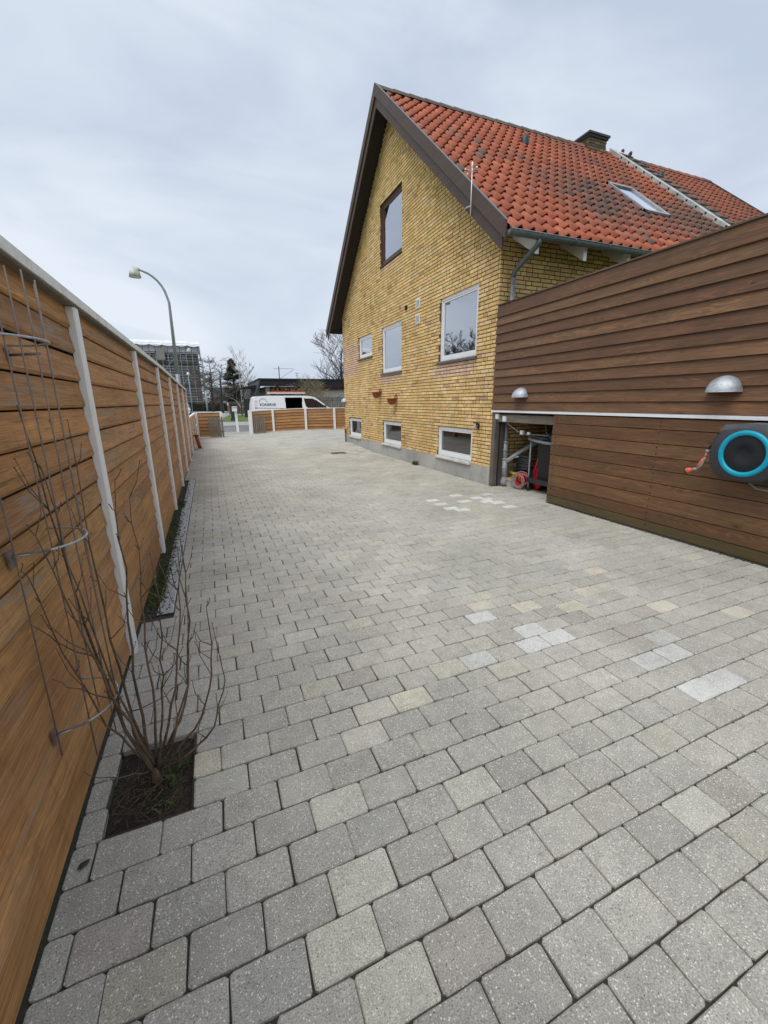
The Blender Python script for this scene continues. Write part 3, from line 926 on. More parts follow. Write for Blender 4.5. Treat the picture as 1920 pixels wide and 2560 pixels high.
def bcol(y, z, gab=True):
    t_ = R.random()
    c = BC[0] if t_ < .3 else BC[1] if t_ < .5 else BC[2] if t_ < .68 else BC[3] if t_ < .8 else BC[4] if t_ < .85 else BC[5]
    if t_ > .985: c = (0.5, 0.31, 0.18)
    pk = 0
    if gab:
        e = R.uniform(-.12, .12)
        if 6.95 + e < y < 8.45 + e and 1.93 < z < 2.25: pk = 1
        if 10.05 + e < y < 11.6 + e and 1.98 < z < 2.24: pk = 1
        if y > 13.45 + e and 2.35 + e < z < 3.3 + e: pk = 1
        if 10.3 < y < 11.4 and 4.65 + e < z < 4.93: pk = .5
        if R.random() < .012 : pk = .7
    if pk and R.random() < .93: c = tuple(a * (1 - .75 * pk) + b * .75 * pk for a, b in zip(c, (0.68, 0.46, 0.37)))
    # courses high up are paler, low ones a little deeper
    return jit(c, .1, .04)
COURSE, ST, HD, JT = 0.0665, 0.226, 0.106, 0.0145
def course_bricks(u0, u1, row):
    """monk bond: two stretchers and one header, every other course shifted"""
    seq = [ST, ST, HD] if row % 2 == 0 else [ST, HD, HD, HD] if row % 4 == 1 else [HD, ST, ST]
    offs = [0, .18, .06, .3][row % 4]
    out = []; u = u0 - offs; i = row % 3
    while u < u1:
        w = seq[i % len(seq)]; i += 1
        a, b = max(u, u0), min(u + w, u1)
        if b - a > .035: out.append((a, b))
        u += w + JT
    return out
def sub(iv, holes):
    res = [iv]
    for h0, h1 in holes:
        nr = []
        for a, b in res:
            if b <= h0 or a >= h1: nr.append((a, b)); continue
            if h0 - a > .03: nr.append((a, h0 ))
            if b - h1 > .03: nr.append((h1, b))
        res = nr
    return res
bl = []
row = 0
z = 0.322
while z < 8.1:
    z1 = z + COURSE - JT
    zm = (z + z1) / 2
    ya, yb = WY0, WY1
    yl = (zm + .14 - EZ) / SL + EY
    ya = max(ya, yl); yb = min(yb, 2 * RY - yl)
    if yb - ya > .1:
        holes = [(w[0], w[1]) for w in wins if w[2] - .02 < zm < w[3] + .01]
        for iv in course_bricks(WY0 if ya < WY0 + .01 else ya, yb, row):
            for a, b in sub(iv, holes): bl.append((a, b, z, z1))
    z += COURSE; row += 1
bl.sort(key=lambda p: pix_size((XW, (p[0] + p[1]) / 2, (p[2] + p[3]) / 2), (1, 0, 0), (p[1] - p[0]) * .055), reverse=True)
rest = MB()
for q, (a, b, z0, z1) in enumerate(bl):
    mb = MB() if q < 300 else rest
    mb.paint(bcol((a + b) / 2, z0))
    xo = R.uniform(-.0015, .0015); e = .0015
    def J(): return R.uniform(-e, e)
    # the front face is slightly smaller than the bed: worn arrises
    w = .0035
    vs = [(XW + .03, a, z0), (XW + .03, b, z0), (XW + .03, b, z1), (XW + .03, a, z1),
          (XW + xo + .0035, a + J(), z0 + J()), (XW + xo + .0035, b + J(), z0 + J()), (XW + xo + .0035, b + J(), z1 + J()), (XW + xo + .0035, a + J(), z1 + J()),
          (XW + xo, a + w, z0 + w), (XW + xo, b - w, z0 + w), (XW + xo, b - w, z1 - w), (XW + xo, a + w, z1 - w)]
    fs = [(8, 11, 10, 9)]
    for s0 in range(4):
        s1 = (s0 + 1) % 4
        fs.append((s0, s1, 4 + s1, 4 + s0)[::-1]); fs.append((4 + s0, 4 + s1, 8 + s1, 8 + s0)[::-1])
    mb.add(vs, fs, False)
    if q < 300: mb.obj('brick', M['brick'], gable)
rest.obj('brick_field', M['brick'], gable, kind='stuff')
# side wall facing the camera (Y = 6.27)
sw = MB()
sw.add([(XW + .006, WY0 + .006, .3), (11.7, WY0 + .006, .3), (11.7, WY0 + .006, 4.25), (XW + .006, WY0 + .006, 4.25)], [(0, 1, 2, 3)])
sidew = sw.obj('side_wall', M['mortar'], house)
sb = []
z = 0.322; row = 1
while z < 4.2:
    z1 = z + COURSE - JT
    for a, b in course_bricks(XW, 9.5 if z > 2.9 else 6.0, row):
        if z1 > 2.9 or z < 1.3: sb.append((a, b, z, z1))
    z += COURSE; row += 1
sb.sort(key=lambda p: (p[2] < 2.8, p[0]))
rest = MB()
for q, (a, b, z0, z1) in enumerate(sb):
    mb = MB() if q < 160 else rest
    mb.paint(bcol(0, 0, False))
    yo = R.uniform(-.0015, .0015) + WY0; w = .0035
    vs = [(a, WY0 + .03, z0), (b, WY0 + .03, z0), (b, WY0 + .03, z1), (a, WY0 + .03, z1), (a, yo + w, z0), (b, yo + w, z0), (b, yo + w, z1), (a, yo + w, z1),
          (a + w, yo, z0 + w), (b - w, yo, z0 + w), (b - w, yo, z1 - w), (a + w, yo, z1 - w)]
    fs = [(8, 9, 10, 11)]
    for s0 in range(4):
        s1 = (s0 + 1) % 4
        fs.append((s0, s1, 4 + s1, 4 + s0)); fs.append((4 + s0, 4 + s1, 8 + s1, 8 + s0))
    mb.add(vs, fs, False)
    if q < 160: mb.obj('brick', M['brick'], sidew)
rest.obj('brick_field', M['brick'], sidew, kind='stuff')
# rear and inner walls keep light out
m = MB().box(XW + .2, 11.7, WY1 - .03, WY1, 0, 3.9)
m.obj('rear_wall', M['mortar'], house)
# foundation with a chipped slope of render
m = MB()
ny = 40
pts = []
for i in range(ny + 1):
    y = WY0 - .003 + (WY1 - WY0 + .006) * i / ny
    pts.append(y)
lower, upper = [], []
for y in pts:
    zt = .318
    for w in wins:
        if w[4] == 'cellar' and w[0] - .03 < y < w[1] + .03: zt = .325
    j = R.uniform(-.004, .004)
    lower.append((XW - .012 + j, y, -.05)); upper.append((XW - .008 + j * .5, y, zt + R.uniform(-.004, .004)))
vs = lower + upper + [(XW + .02, y, .319) for y in pts]
nn_ = ny + 1
fs = [(i, nn_ + i, nn_ + i + 1, i + 1) for i in range(ny)] + [(nn_ + i, 2 * nn_ + i, 2 * nn_ + i + 1, nn_ + i + 1) for i in range(ny)]
m.add(vs, fs, False)
m.box(XW - .01, 11.7, WY0 - .012, WY0 + .2, -.05, .317)
m.box(XW - .006, XW + .3, WY1 - .05, WY1 + .01, -.05, .317)
m.obj('foundation', M['concrete'], house)
# windows
def window(y0, y1, z0, z1, kd):
    fm = M['upvc'] if kd != 'brown' else simple('brown_window_paint', (0.085, 0.042, 0.03), 0.5)
    x = XW + (.035 if kd != 'brown' else .05)
    fw = .055
    e = .004
    y0 += e; y1 -= e; z0 += e; z1 -= e
    zb = z0 + (.0 if kd != 'cellar' else .02)
    f = MB()
    f.box(x, x + .07, y0, y0 + fw, zb, z1).box(x, x + .07, y1 - fw, y1, zb, z1).box(x, x + .07, y0 + fw, y1 - fw, z1 - fw, z1).box(x, x + .07, y0 + fw, y1 - fw, zb, zb + fw)
    w = MB()
    w = f.obj('window', fm, house)
    # sash, a little back
    s_ = MB(); q = fw; sw_ = .035 if kd != 'brown' else .05; xs_ = x + .012
    s_.box(xs_, xs_ + .05, y0 + q, y0 + q + sw_, zb + q, z1 - q).box(xs_, xs_ + .05, y1 - q - sw_, y1 - q, zb + q, z1 - q).box(xs_, xs_ + .05, y0 + q + sw_, y1 - q - sw_, z1 - q - sw_, z1 - q).box(xs_ - .004, xs_ + .05, y0 + q + sw_, y1 - q - sw_, zb + q, zb + q + sw_ + .01)
    s_.obj('sash', fm, w)
    g_ = MB().box(xs_ + .02, xs_ + .03, y0 + q + sw_ - .005, y1 - q - sw_ + .005, zb + q + sw_ - .005, z1 - q - sw_ + .005)
    g_.obj('pane', M['glass2'] if kd == 'cellar' else M['glass'], w)
    # the room behind: back wall, floor and a curtain at one side
    bx = MB(); d1 = x + 1.1
    bx.add([(x + .08, y0, z0), (d1, y0 - .3, z0 - .2), (d1, y1 + .3, z0 - .2), (x + .08, y1, z0), (x + .08, y0, z1), (d1, y0 - .3, z1 + .1), (d1, y1 + .3, z1 + .1), (x + .08, y1, z1)], [(1, 2, 6, 5), (0, 1, 2, 3), (4, 5, 6, 7), (0, 1, 5, 4), (3, 2, 6, 7)])
    bx.obj('room_shell', M['room'], w)
    if kd != 'cellar':
        cu = MB(); nf = 22
        for (ca, cb) in ((y1 - fw - .03 - (y1 - y0) * (.34 if kd == 'brown' else .16), y1 - fw), (y0 + fw, y0 + fw + (y1 - y0) * .10)):
            vs = []
            for k in range(nf + 1):
                yy = ca + (cb - ca) * k / nf
                xx = x + .17 + .022 * math.sin(k * 1.9) + R.uniform(-.004, .004)
                vs += [(xx, yy, z0 + .02), (xx, yy, z1)]
            cu.add(vs, [(2 * k, 2 * k + 2, 2 * k + 3, 2 * k + 1) for k in range(nf)], True)
        cu.obj('curtain', M['curtain'], w)
    else:
        MB().box(x + .4, x + .7, y0 + .2, y0 + .55, z0 - .1, z0 + .28).obj('stored_box', M['greyplastic'], w)
    if kd == 'white':
        MB().hexa([(XW - .045, y0 - .05, z0 - .065), (XW + .04, y0 - .05, z0 - .05), (XW + .04, y1 + .05, z0 - .05), (XW - .045, y1 + .05, z0 - .065),
                   (XW - .045, y0 - .05, z0 - .03), (XW + .04, y0 - .05, z0 - .002), (XW + .04, y1 + .05, z0 - .002), (XW - .045, y1 + .05, z0 - .03)]).obj('sill', M['sillgrey'], w)
    elif kd == 'brown':
        MB().hexa([(XW - .02, y0 - .0, z0 - .03), (XW + .06, y0, z0 - .03), (XW + .06, y1, z0 - .03), (XW - .02, y1, z0 - .03),
                   (XW - .02, y0, z0 - .012), (XW + .06, y0, z0 + .012), (XW + .06, y1, z0 + .012), (XW - .02, y1, z0 - .012)]).obj('sill', fm, w)
    else:
        MB().hexa([(XW - .055, y0 - .02, z0 - .05), (XW + .05, y0 - .02, z0 - .05), (XW + .05, y1 + .02, z0 - .05), (XW - .055, y1 + .02, z0 - .05),
                   (XW - .055, y0 - .02, z0 - .022), (XW + .05, y0 - .02, z0 + .014), (XW + .05, y1 + .02, z0 + .014), (XW - .055, y1 + .02, z0 - .022)]).obj('sill', M['sillconc'], w)
        MB().box(x - .006, x + .03, y0 + .004, y1 - .004, zb - .004, zb + .02).obj('drip_rail', M['upvc'], w)
M['room'] = simple('room_wall', (0.16, 0.15, 0.135), 0.9)
M['curtain'] = simple('white_curtain', (0.72, 0.71, 0.68), 0.9)
M['sillgrey'] = simple('slate_sill', (0.09, 0.1, 0.105), 0.5)
for w in wins: window(*w)
# vents on the gable wall
for z0 in (3.54, 3.22):
    v = MB().box(XW - .012, XW + .01, 9.13, 9.33, z0, z0 + .195)
    vo = v.obj('vent', M['upvc'], house)
    MB().box(XW - .0135, XW - .0125, 9.155, 9.305, z0 + .025, z0 + .17).obj('vent_shade', M['cavity'], vo)  # dark plate on the vent face, painted shade behind the slats
    for q in range(7):
        MB().box(XW - .019, XW - .013, 9.155, 9.305, z0 + .03 + q * .021, z0 + .04 + q * .021).obj('slat', M['upvc'], vo)
MB().lathe([(0, 0), (.045, 0), (.055, -.02), (.055, .0), (.06, .0), (.06, .01)], (XW - .006, 9.84, 3.66), 'X', 14).obj('wall_hole', M['soffit'], house)

# roof --------------------------------------------------------------------
roofm = MB()
X0, XP, XE = 4.26, 11.42, 15.75
def sheet(x0, x1, y0, y1, off, mat, name, th=.03):
    mm_ = MB()
    mm_.hexa([(x0, y0, zr(y0) + off - th), (x1, y0, zr(y0) + off - th), (x1, y1, zr(y1) + off - th), (x0, y1, zr(y1) + off - th),
              (x0, y0, zr(y0) + off), (x1, y0, zr(y0) + off), (x1, y1, zr(y1) + off), (x0, y1, zr(y1) + off)])
    return mm_
mm_ = sheet(X0, XE, EY + .06, RY, -.045, None, '')
mm2 = sheet(X0, XE, RY + .001, 2 * RY - EY, -.005, None, '')
mm_.add(mm2.v, mm2.f)
roof = mm_.obj('roof', M['underroof'], house)
PX, NC = 0.2238, 19
slope_len = math.hypot(RY - EY, RZ - EZ)
PLs = (slope_len - .08) / NC
cs, sn_ = (RY - EY) / slope_len, (RZ - EZ) / slope_len
prof = []
NP = 9
for i in range(NP + 1):
    u = i / NP
    if u < .1: h = .020 * (1 - u / .1) ** 1 * 1.0 + .004
    elif u < .62: h = .004 - .012 * math.sin(math.pi * (u - .1) / .52) 
    else: h = .004 + .050 * math.sin(math.pi * (u - .62) / .42)
    prof.append((u * (PX + .012), h))
def tile_geom(mb, cx, c, mirror=False):
    """one pantile: column start x=cx, course c from the eave"""
    s0 = c * PLs - .0; s1 = s0 + PLs + .045
    jj = R.uniform(-.003, .003); jx = R.uniform(-.003, .003); lift = R.uniform(-.002, .003)
    vs = []
    for (s_, lf) in ((s0 + jj, .042 + lift), (s1, .002)):
        for (px, h) in prof:
            hh = h + lf
            vs.append((cx + px + jx, EY + s_ * cs - hh * sn_, EZ + s_ * sn_ + hh * cs - .03))
    n_ = NP + 1
    for (px, h) in prof:
        hh = h + .042 + lift - .016
        vs.append((cx + px + jx, EY + (s0 + jj) * cs - hh * sn_, EZ + (s0 + jj) * sn_ + hh * cs - .03))
    fs = [(i, i + 1, n_ + i + 1, n_ + i) for i in range(NP)] + [(2 * n_ + i, 2 * n_ + i + 1, i + 1, i) for i in range(NP)]
    o = len(mb.v)
    mb.add(vs, fs, True)
    for q in range(NP): mb.sm[-1 - q] = False
def tcol(x, c):
    f = c / NC
    base = (0.42, 0.112, 0.057)
    t_ = R.random()
    if t_ < .25: base = (0.47, 0.14, 0.072)
    elif t_ < .5: base = (0.39, 0.105, 0.055)
    elif t_ < .56: base = (0.37, 0.14, 0.09)
    # soot and lichen lie in a broad drifting band under the chimney and round the skylight
    w = .33 + .03 * math.sin(x * 1.7) + .02 * math.sin(x * 4.1 + 1)
    d = 1.3 * math.exp(-((f - w) / .2) ** 2) * sstep(5.4, 7.4, x)
    d = max(d, .6 * math.exp(-((x - 9.6) / 1.2) ** 2) * sstep(.3, .6, f))
    if f < .1: d *= .3
    if x > XP: d = .3 + .45 * (1 - f)
    k = min(.85, max(0, d * R.uniform(.35, 1.05)))
    base = tuple(a * (1 - k) + b * k for a, b in zip(base, (0.12, 0.085, 0.07)))
    if R.random() < .02: base = (0.2, 0.12, 0.09)
    return jit(base, .10, .03)
tl = []
ncol = int((XP - X0 - .02) / PX)
SK = (8.72, 9.58, 7.1, 8.3)
for ci in range(ncol + 1):
    for c in range(NC):
        cx = X0 + .02 + ci * PX
        if cx + PX > XP + .1: continue
        yc = EY + (c + .5) * PLs * cs
        if SK[0] < cx + PX / 2 < SK[1] and SK[2] + .1 < yc < SK[3] - .05: continue
        tl.append((cx, c))
tl.sort(key=lambda p: pix_size((p[0], EY + p[1] * PLs * cs, EZ + p[1] * PLs * sn_), (0, -sn_, cs), .07), reverse=True)
rest = MB()
for q, (cx, c) in enumerate(tl):
    mb = MB() if q < 300 else rest
    mb.paint(tcol(cx, c)); tile_geom(mb, cx, c)
    if q < 300: mb.obj('roof_tile', M['tile'], roof)
cx = XP + .55
while cx < XE - .15:
    for c in range(NC):
        rest.paint(tcol(cx, c)); tile_geom(rest, cx, c)
    cx += PX
# far slope, simple ribs for other viewpoints
rest.obj('roof_tile_field', M['tile'], roof, kind='stuff')
m = MB()
for i in range(int((XE - X0) / PX)):
    x = X0 + .1 + i * PX
    m.paint((0.42, 0.13, 0.07)).bar((x, RY + .05, zr(RY + .05) + .005), (x, 2 * RY - EY, zr(2 * RY - EY) + .005), .12, .05, (0, sn_, cs))
m.obj('far_slope_rib', M['tile'], roof, kind='stuff')
# ridge tiles
x = X0 - .02
while x < XE - .2:
    L = .40
    if not (11.45 < x < 11.8):
        mb = MB().paint(jit((0.13, 0.1, 0.085) if x < 9.5 or R.random() < .5 else (0.3, 0.12, 0.08), .15))
        sag = -.012 * math.sin(math.pi * (x - 4.2) / 11) 
        pr = []
        for k in range(7):
            a = math.pi * (k / 6) 
            pr.append((RY + .125 * math.cos(a), RZ - .045 + sag + .115 * math.sin(a)))
        vs = []
        for (xx, gx) in ((x, 1.09), (x + L + .03, .97)):
            for (yy, zz) in pr: vs.append((xx, RY + (yy - RY) * gx, RZ - .045 + sag + (zz - RZ + .045 - sag) * gx))
        vs += [(x, RY + (yy - RY) * .95, RZ - .06 + (zz - RZ + .045) * .95) for yy, zz in pr]
        mb.add(vs, [(k, k + 1, 8 + k, 7 + k) for k in range(6)] + [(14 + k, 15 + k, k + 1, k) for k in range(6)], True)
        mb.obj('ridge_tile', M['tile'], roof)
    x += L
# party wall strip
m = MB()
x0, x1 = XP, XP + .5
y0, y1 = EY + .02, RY
m.hexa([(x0, y0, zr(y0) - .02), (x1, y0, zr(y0) - .02), (x1, y1, zr(y1) - .02), (x0, y1, zr(y1) - .02), (x0, y0, zr(y0) + .17), (x1, y0, zr(y0) + .17), (x1, y1, zr(y1) + .17), (x0, y1, zr(y1) + .17)])
pw = m.obj('party_wall', M['render'], house)
for q in range(18):
    s_ = .25 + q * .345
    y = EY + s_ * cs; z = EZ + s_ * sn_
    MB().lathe([(0, 0), (.022, 0), (.026, .03)], (XP - .02, y - .04, z + .1), 'X', 8).obj('clip', M['dark'], pw)
    mb = MB().paint(jit((0.12, 0.1, 0.09), .2))
    mb.bar((XP + .32, y - .02, z + .165 + .02), (XP + .32, y + .24, z + .165 + .2), .3, .03, (0, -sn_, cs))
    mb.obj('coping_tile', M['tile'], pw)
# far barge of the neighbouring roof
MB().paint((0.06, 0.05, 0.045)).hexa([(XE - .02, EY - .1, zr(EY - .1) - .2), (XE + .04, EY - .1, zr(EY - .1) - .2), (XE + .04, RY, RZ - .2), (XE - .02, RY, RZ - .2),
    (XE - .02, EY - .1, zr(EY - .1) + .1), (XE + .04, EY - .1, zr(EY - .1) + .1), (XE + .04, RY, RZ + .1), (XE - .02, RY, RZ + .1)]).obj('bargeboard', M['bargewood'], roof)
# vents on the roof
for (x, y) in ((7.56, 9.6), (12.4, 9.75)):
    z = zr(y)
    MB().lathe([(.0, .2), (.05, .19), (.09, .14), (.1, .05), (.11, -.03)], (x, y, z), 'Z', 12).obj('roof_vent', M['dark'], roof)
# skylight
def rp(x, y, h): return (x, y - h * sn_, zr(y) + h * cs)
sk = MB()
a, b, c0, c1 = 8.76, 9.54, 7.16, 8.24
sk.hexa([rp(a, c0, -.02), rp(b, c0, -.02), rp(b, c1, -.02), rp(a, c1, -.02), rp(a, c0, .045), rp(b, c0, .045), rp(b, c1, .045), rp(a, c1, .045)])
so_ = sk.obj('skylight', M['darkgrey'], roof)
MB().hexa([rp(a + .07, c0 + .07, .046), rp(b - .07, c0 + .07, .046), rp(b - .07, c1 - .13, .046), rp(a + .07, c1 - .13, .046), rp(a + .07, c0 + .07, .052), rp(b - .07, c0 + .07, .052), rp(b - .07, c1 - .13, .052), rp(a + .07, c1 - .13, .052)]).obj('pane', M['skyglass'], so_)
m = MB()
for (xa, xb, ya, yb) in ((a, a + .06, c0, c1), (b - .06, b, c0, c1), (a, b, c0, c0 + .05), (a, b, c1 - .06, c1)):
    m.hexa([rp(xa, ya, .047), rp(xb, ya, .047), rp(xb, yb, .047), rp(xa, yb, .047), rp(xa, ya, .085), rp(xb, ya, .085), rp(xb, yb, .085), rp(xa, yb, .085)])
m.obj('frame', M['greyplastic'], so_)
# chimney
cx0, cx1, cy0, cy1, ct = 10.37, 11.02, 10.45, 11.1, 8.50
chim = MB().box(cx0 + .008, cx1 - .008, cy0 + .008, cy1 - .008, 7.9, ct).obj('chimney', simple('chimney_mortar', (0.07, 0.06, 0.045), 0.95), roof)
z = 7.98; row = 0
while z < ct - .03:
    for side in range(2):
        u0, u1 = (cx0, cx1) if side == 0 else (cy0, cy1)
        u = u0 - (0 if (row + side) % 2 else .11)
        while u < u1:
            p, q = max(u, u0), min(u + .2, u1)
            if q - p > .04:
                mb = MB().paint(jit((0.20, 0.145, 0.075) if R.random() < .6 else (0.10, 0.08, 0.05), .25))
                if side == 0: mb.box(p, q, cy0, cy0 + .05, z, z + .052, .002)
                else: mb.box(cx0, cx0 + .05, p, q, z, z + .052, .002)
                mb.obj('brick', M['brick'], chim)
            u += .214
    z += COURSE; row += 1
MB().box(cx0 - .06, cx1 + .06, cy0 - .06, cy1 + .06, ct, ct + .05).obj('chimney_cap', M['darkgrey'], chim)
MB().box(cx0 - .03, cx1 + .03, cy0 - .03, cy1 + .03, ct - .05, ct - .001).obj('cap_course', M['cover'], chim)
# bargeboards and soffit of the gable
BX = 4.20
def sl_board(x0, x1, ya, yb, top, bot, name, mat, col, cutend=True):
    for sgn in (0, 1):
        A, B = (ya, yb)
        def Z(y, o): return zr(y) + o
        if sgn == 0: p = [(ya, Z(ya, bot)), (yb, Z(yb, bot)), (yb, Z(yb, top)), (ya, Z(ya, top))]
        else: p = [(2 * RY - b_, c_) for b_, c_ in [(ya, Z(ya, bot)), (yb, Z(yb, bot)), (yb, Z(yb, top)), (ya, Z(ya, top))]][::-1]
        mb = MB().paint(col); mb.prism(p, 0, x0, x1)
        mb.obj(name, mat, roof)
BCOL = (0.078, 0.046, 0.031)
EE = 5.60
sl_board(BX, BX + .03, EE + .04, RY - .002, .115, -.13, 'bargeboard', M['bargewood'], BCOL)
sl_board(BX + .031, BX + .055, EE + .14, RY - .002, -.06, -.34, 'lower_bargeboard', M['bargewood'], (0.068, 0.040, 0.028))
sl_board(BX + .002, BX + .05, EE + .03, RY - .002, .1175, .1151, 'verge_flashing', M['zinc'], BCOL)
sl_board(BX + .056, XW + .02, EE + .30, RY - .002, -.10, -.13, 'soffit', M['soffit'], (0.03, 0.02, 0.015))
# eave soffit, rafter tails
def eave_board(off, th, x0, x1, mat, name):
    y0, y1 = EY + .06, WY0 + .05
    MB().hexa([(x0, y0, zr(y0) + off - th), (x1, y0, zr(y0) + off - th), (x1, y1, zr(y1) + off - th), (x0, y1, zr(y1) + off - th), (x0, y0, zr(y0) + off), (x1, y0, zr(y0) + off), (x1, y1, zr(y1) + off), (x0, y1, zr(y1) + off)]).obj(name, mat, roof)
eave_board(-.08, .02, XW, 11.4, M['soffit'], 'eave_boarding')
for x in (4.86, 5.83, 6.80, 7.77, 8.74, 9.7, 10.7):
    pl = [(5.72, zr(5.72) - .30), (WY0 + .02, zr(WY0) - .40), (WY0 + .02, zr(WY0) - .101), (5.72, zr(5.72) - .101)]
    MB().prism(pl, 0, x - .035, x + .035).obj('rafter_tail', M['white'], roof)
# gutter and downpipe
gut = MB()
gy, gzz, gr = 5.615, 3.865, .068
N = 10
vs = []
for (x, dz_) in ((4.235, 0), (11.4, .03)):
    for r_ in (gr, gr - .006):
        for k in range(N + 1):
            a = math.pi + math.pi * k / N
            vs.append((x, gy + r_ * math.cos(a), gzz + dz_ + r_ * math.sin(a)))
q = N + 1
fs = []
for k in range(N):
    fs.append((k, k + 1, 2 * q + k + 1, 2 * q + k)); fs.append((q + k + 1, q + k, 3 * q + k, 3 * q + k + 1))
fs += [(0, q, 3 * q, 2 * q), (q - 1, 2 * q - 1, 4 * q - 1, 3 * q - 1)]
gut.add(vs, fs, True)
gut.add([(4.2355, gy + gr * math.cos(math.pi + math.pi * k / N), gzz + gr * math.sin(math.pi + math.pi * k / N)) for k in range(N + 1)], [tuple(range(N + 1))])
gut.tube([(4.235, gy - gr, gzz), (11.4, gy - gr, gzz + .03)], .008, 6)
go = gut.obj('gutter', M['zinc'], roof)
for x in (4.30, 4.84, 5.45, 6.15, 6.9, 7.7, 8.5, 9.3):
    zz = gzz + .03 * (x - 4.235) / 7.2
    MB().tube([(x, gy + (gr + .004) * math.cos(math.pi + math.pi * k / 10), zz + (gr + .004) * math.sin(math.pi + math.pi * k / 10)) for k in range(11)], .006, 5).obj('gutter_bracket', M['zinc'], go)
dp = MB()
dp.tube([(4.80, 5.615, 3.82), (4.80, 5.62, 3.77), (4.805, 5.68, 3.73), (4.82, 6.10, 3.55), (4.825, 6.17, 3.51), (4.825, 6.19, 3.44)], .038, 12)
dpo = dp.obj('downpipe', M['zinc'], house)
MB().tube([(4.825, 6.19, 3.44), (4.825, 6.19, 1.36)], .036, 12).obj('lower_pipe', M['galv'], dpo)
for z in (3.08,):
    MB().tube([(4.825 + .042 * math.cos(a), 6.19 + .042 * math.sin(a), z) for a in [2 * math.pi * k / 12 for k in range(12)]], .006, 5, closed=True).obj('pipe_clamp', M['dark'], dpo)

# things on the house wall -------------------------------------------------
def wall_pot(label, y, z):
    t = thing('wall_pot', label, 'flower pot', (XW, y, z), 0, 'terracotta pots hung on the house wall', local=True)
    # half-round basket pot, opening up, rim, hook loop towards the wall
    m = MB().lathe([(.02, -.1), (.06, -.095), (.105, -.03), (.125, .05), (.13, .05), (.13, .07), (.112, .07), (.1, .03), (.02, -.06)], (-.135, 0, 0), 'Z', 20)
    m.obj('pot_body', M['terracotta'], t)
    MB().tube([(-.02, -.07, .06), (-.01, -.06, .13), (-.01, 0, .165), (-.01, .06, .13), (-.02, .07, .06)], .011, 6).obj('hanging_loop', M['terracotta'], t)
    return t
wall_pot('left of two terracotta wall pots under the middle window', 11.55, 1.70)
wall_pot('right of two terracotta wall pots, lower one near the house centre', 10.45, 1.52)
def shell_lamp(label, x, y, z, s=1.0):
    t = thing('wall_lamp', label, 'lamp', (x, y, z), 0, 'galvanised half-dome wall lamps', local=True)
    # quarter-sphere hood: flat against the wall (x=0), open below (z=0)
    m = MB(); n1_, n2_ = 14, 8
    Rr = .165 * s
    vs = []
    for i in range(n1_ + 1):
        a = -math.pi / 2 + math.pi * i / n1_
        for k in range(n2_ + 1):
            e = (math.pi / 2) * k / n2_
            vs.append((-Rr * 1.05 * math.cos(a) * math.cos(e), Rr * math.sin(a) * math.cos(e) if True else 0, Rr * math.sin(e)))
    m.add(vs, [(i * (n2_ + 1) + k, (i + 1) * (n2_ + 1) + k, (i + 1) * (n2_ + 1) + k + 1, i * (n2_ + 1) + k + 1) for i in range(n1_) for k in range(n2_)], True)
    m.obj('hood', M['galv'], t)
    rim = [(-Rr * 1.05 * math.cos(-math.pi / 2 + math.pi * i / n1_), Rr * math.sin(-math.pi / 2 + math.pi * i / n1_), 0) for i in range(n1_ + 1)]
    MB().tube(rim, .004, 6).obj('rim', M['galv'], t)
    MB().lathe([(0, -.02), (.035, -.015), (.045, .02), (.03, .06), (0, .07)], (-.09, 0, .01), 'Z', 12).obj('bulb_holder', M['dark'], t)
    return t
shell_lamp('small half-dome lamp high over the storage opening, near the yellow bricks', 4.598, 5.51, 1.55, .9)
shell_lamp('large half-dome lamp over the round hose reel', 4.598, 2.62, 1.562, .92)
shell_lamp('half-dome lamp at the far corner of the yellow house', XW, 15.02, 1.5, .9)
t = thing('garden_tap', 'small metal garden tap on the house wall beside the last cellar window', 'tap', (XW, 6.66, 1.05))
MB().tube([(XW, 6.66, 1.05), (XW - .09, 6.66, 1.05), (XW - .11, 6.66, 1.03), (XW - .115, 6.66, .98)], .016, 8).obj('spout', M['galv'], t)
MB().tube([(XW - .06, 6.66, 1.05), (XW - .06, 6.66, 1.1)], .009, 6).obj('stem', M['dark'], t)
MB().box(XW - .075, XW - .045, 6.62, 6.74, 1.098, 1.115).box(XW - .03, XW - .005, 6.63, 6.69, 1.0, 1.1).obj('handle', M['dark'], t)
t = thing('wind_gauge', 'thin white pole with small cross arms fixed to the brown gable board', 'weather vane', (4.16, 6.5, 4.35))
MB().tube([(4.16, 6.50, 4.33), (4.16, 6.50, 4.98)], .0075, 8).obj('pole', M['white'], t)
MB().tube([(4.16, 6.50, 4.47), (4.16, 6.62, 4.49), (4.22, 6.78, 4.53)], .012, 6).obj('bracket', M['galv'], t)
MB().tube([(4.16, 6.37, 4.93), (4.16, 6.63, 4.95)], .006, 6).tube([(4.04, 6.5, 4.94), (4.28, 6.5, 4.94)], .006, 6).obj('cross_arm', M['galv'], t)
for p in ((4.16, 6.37, 4.93), (4.16, 6.63, 4.95), (4.04, 6.5, 4.94)):
    MB().lathe([(0, -.015), (.013, -.008), (.016, 0), (.013, .008), (0, .015)], p, 'X', 10).obj('cup', M['white'], t)
MB().lathe([(0, .05), (.012, .03), (.016, 0), (.012, -.03), (0, -.04)], (4.16, 6.5, 5.02), 'Z', 8).obj('finial', M['white'], t)
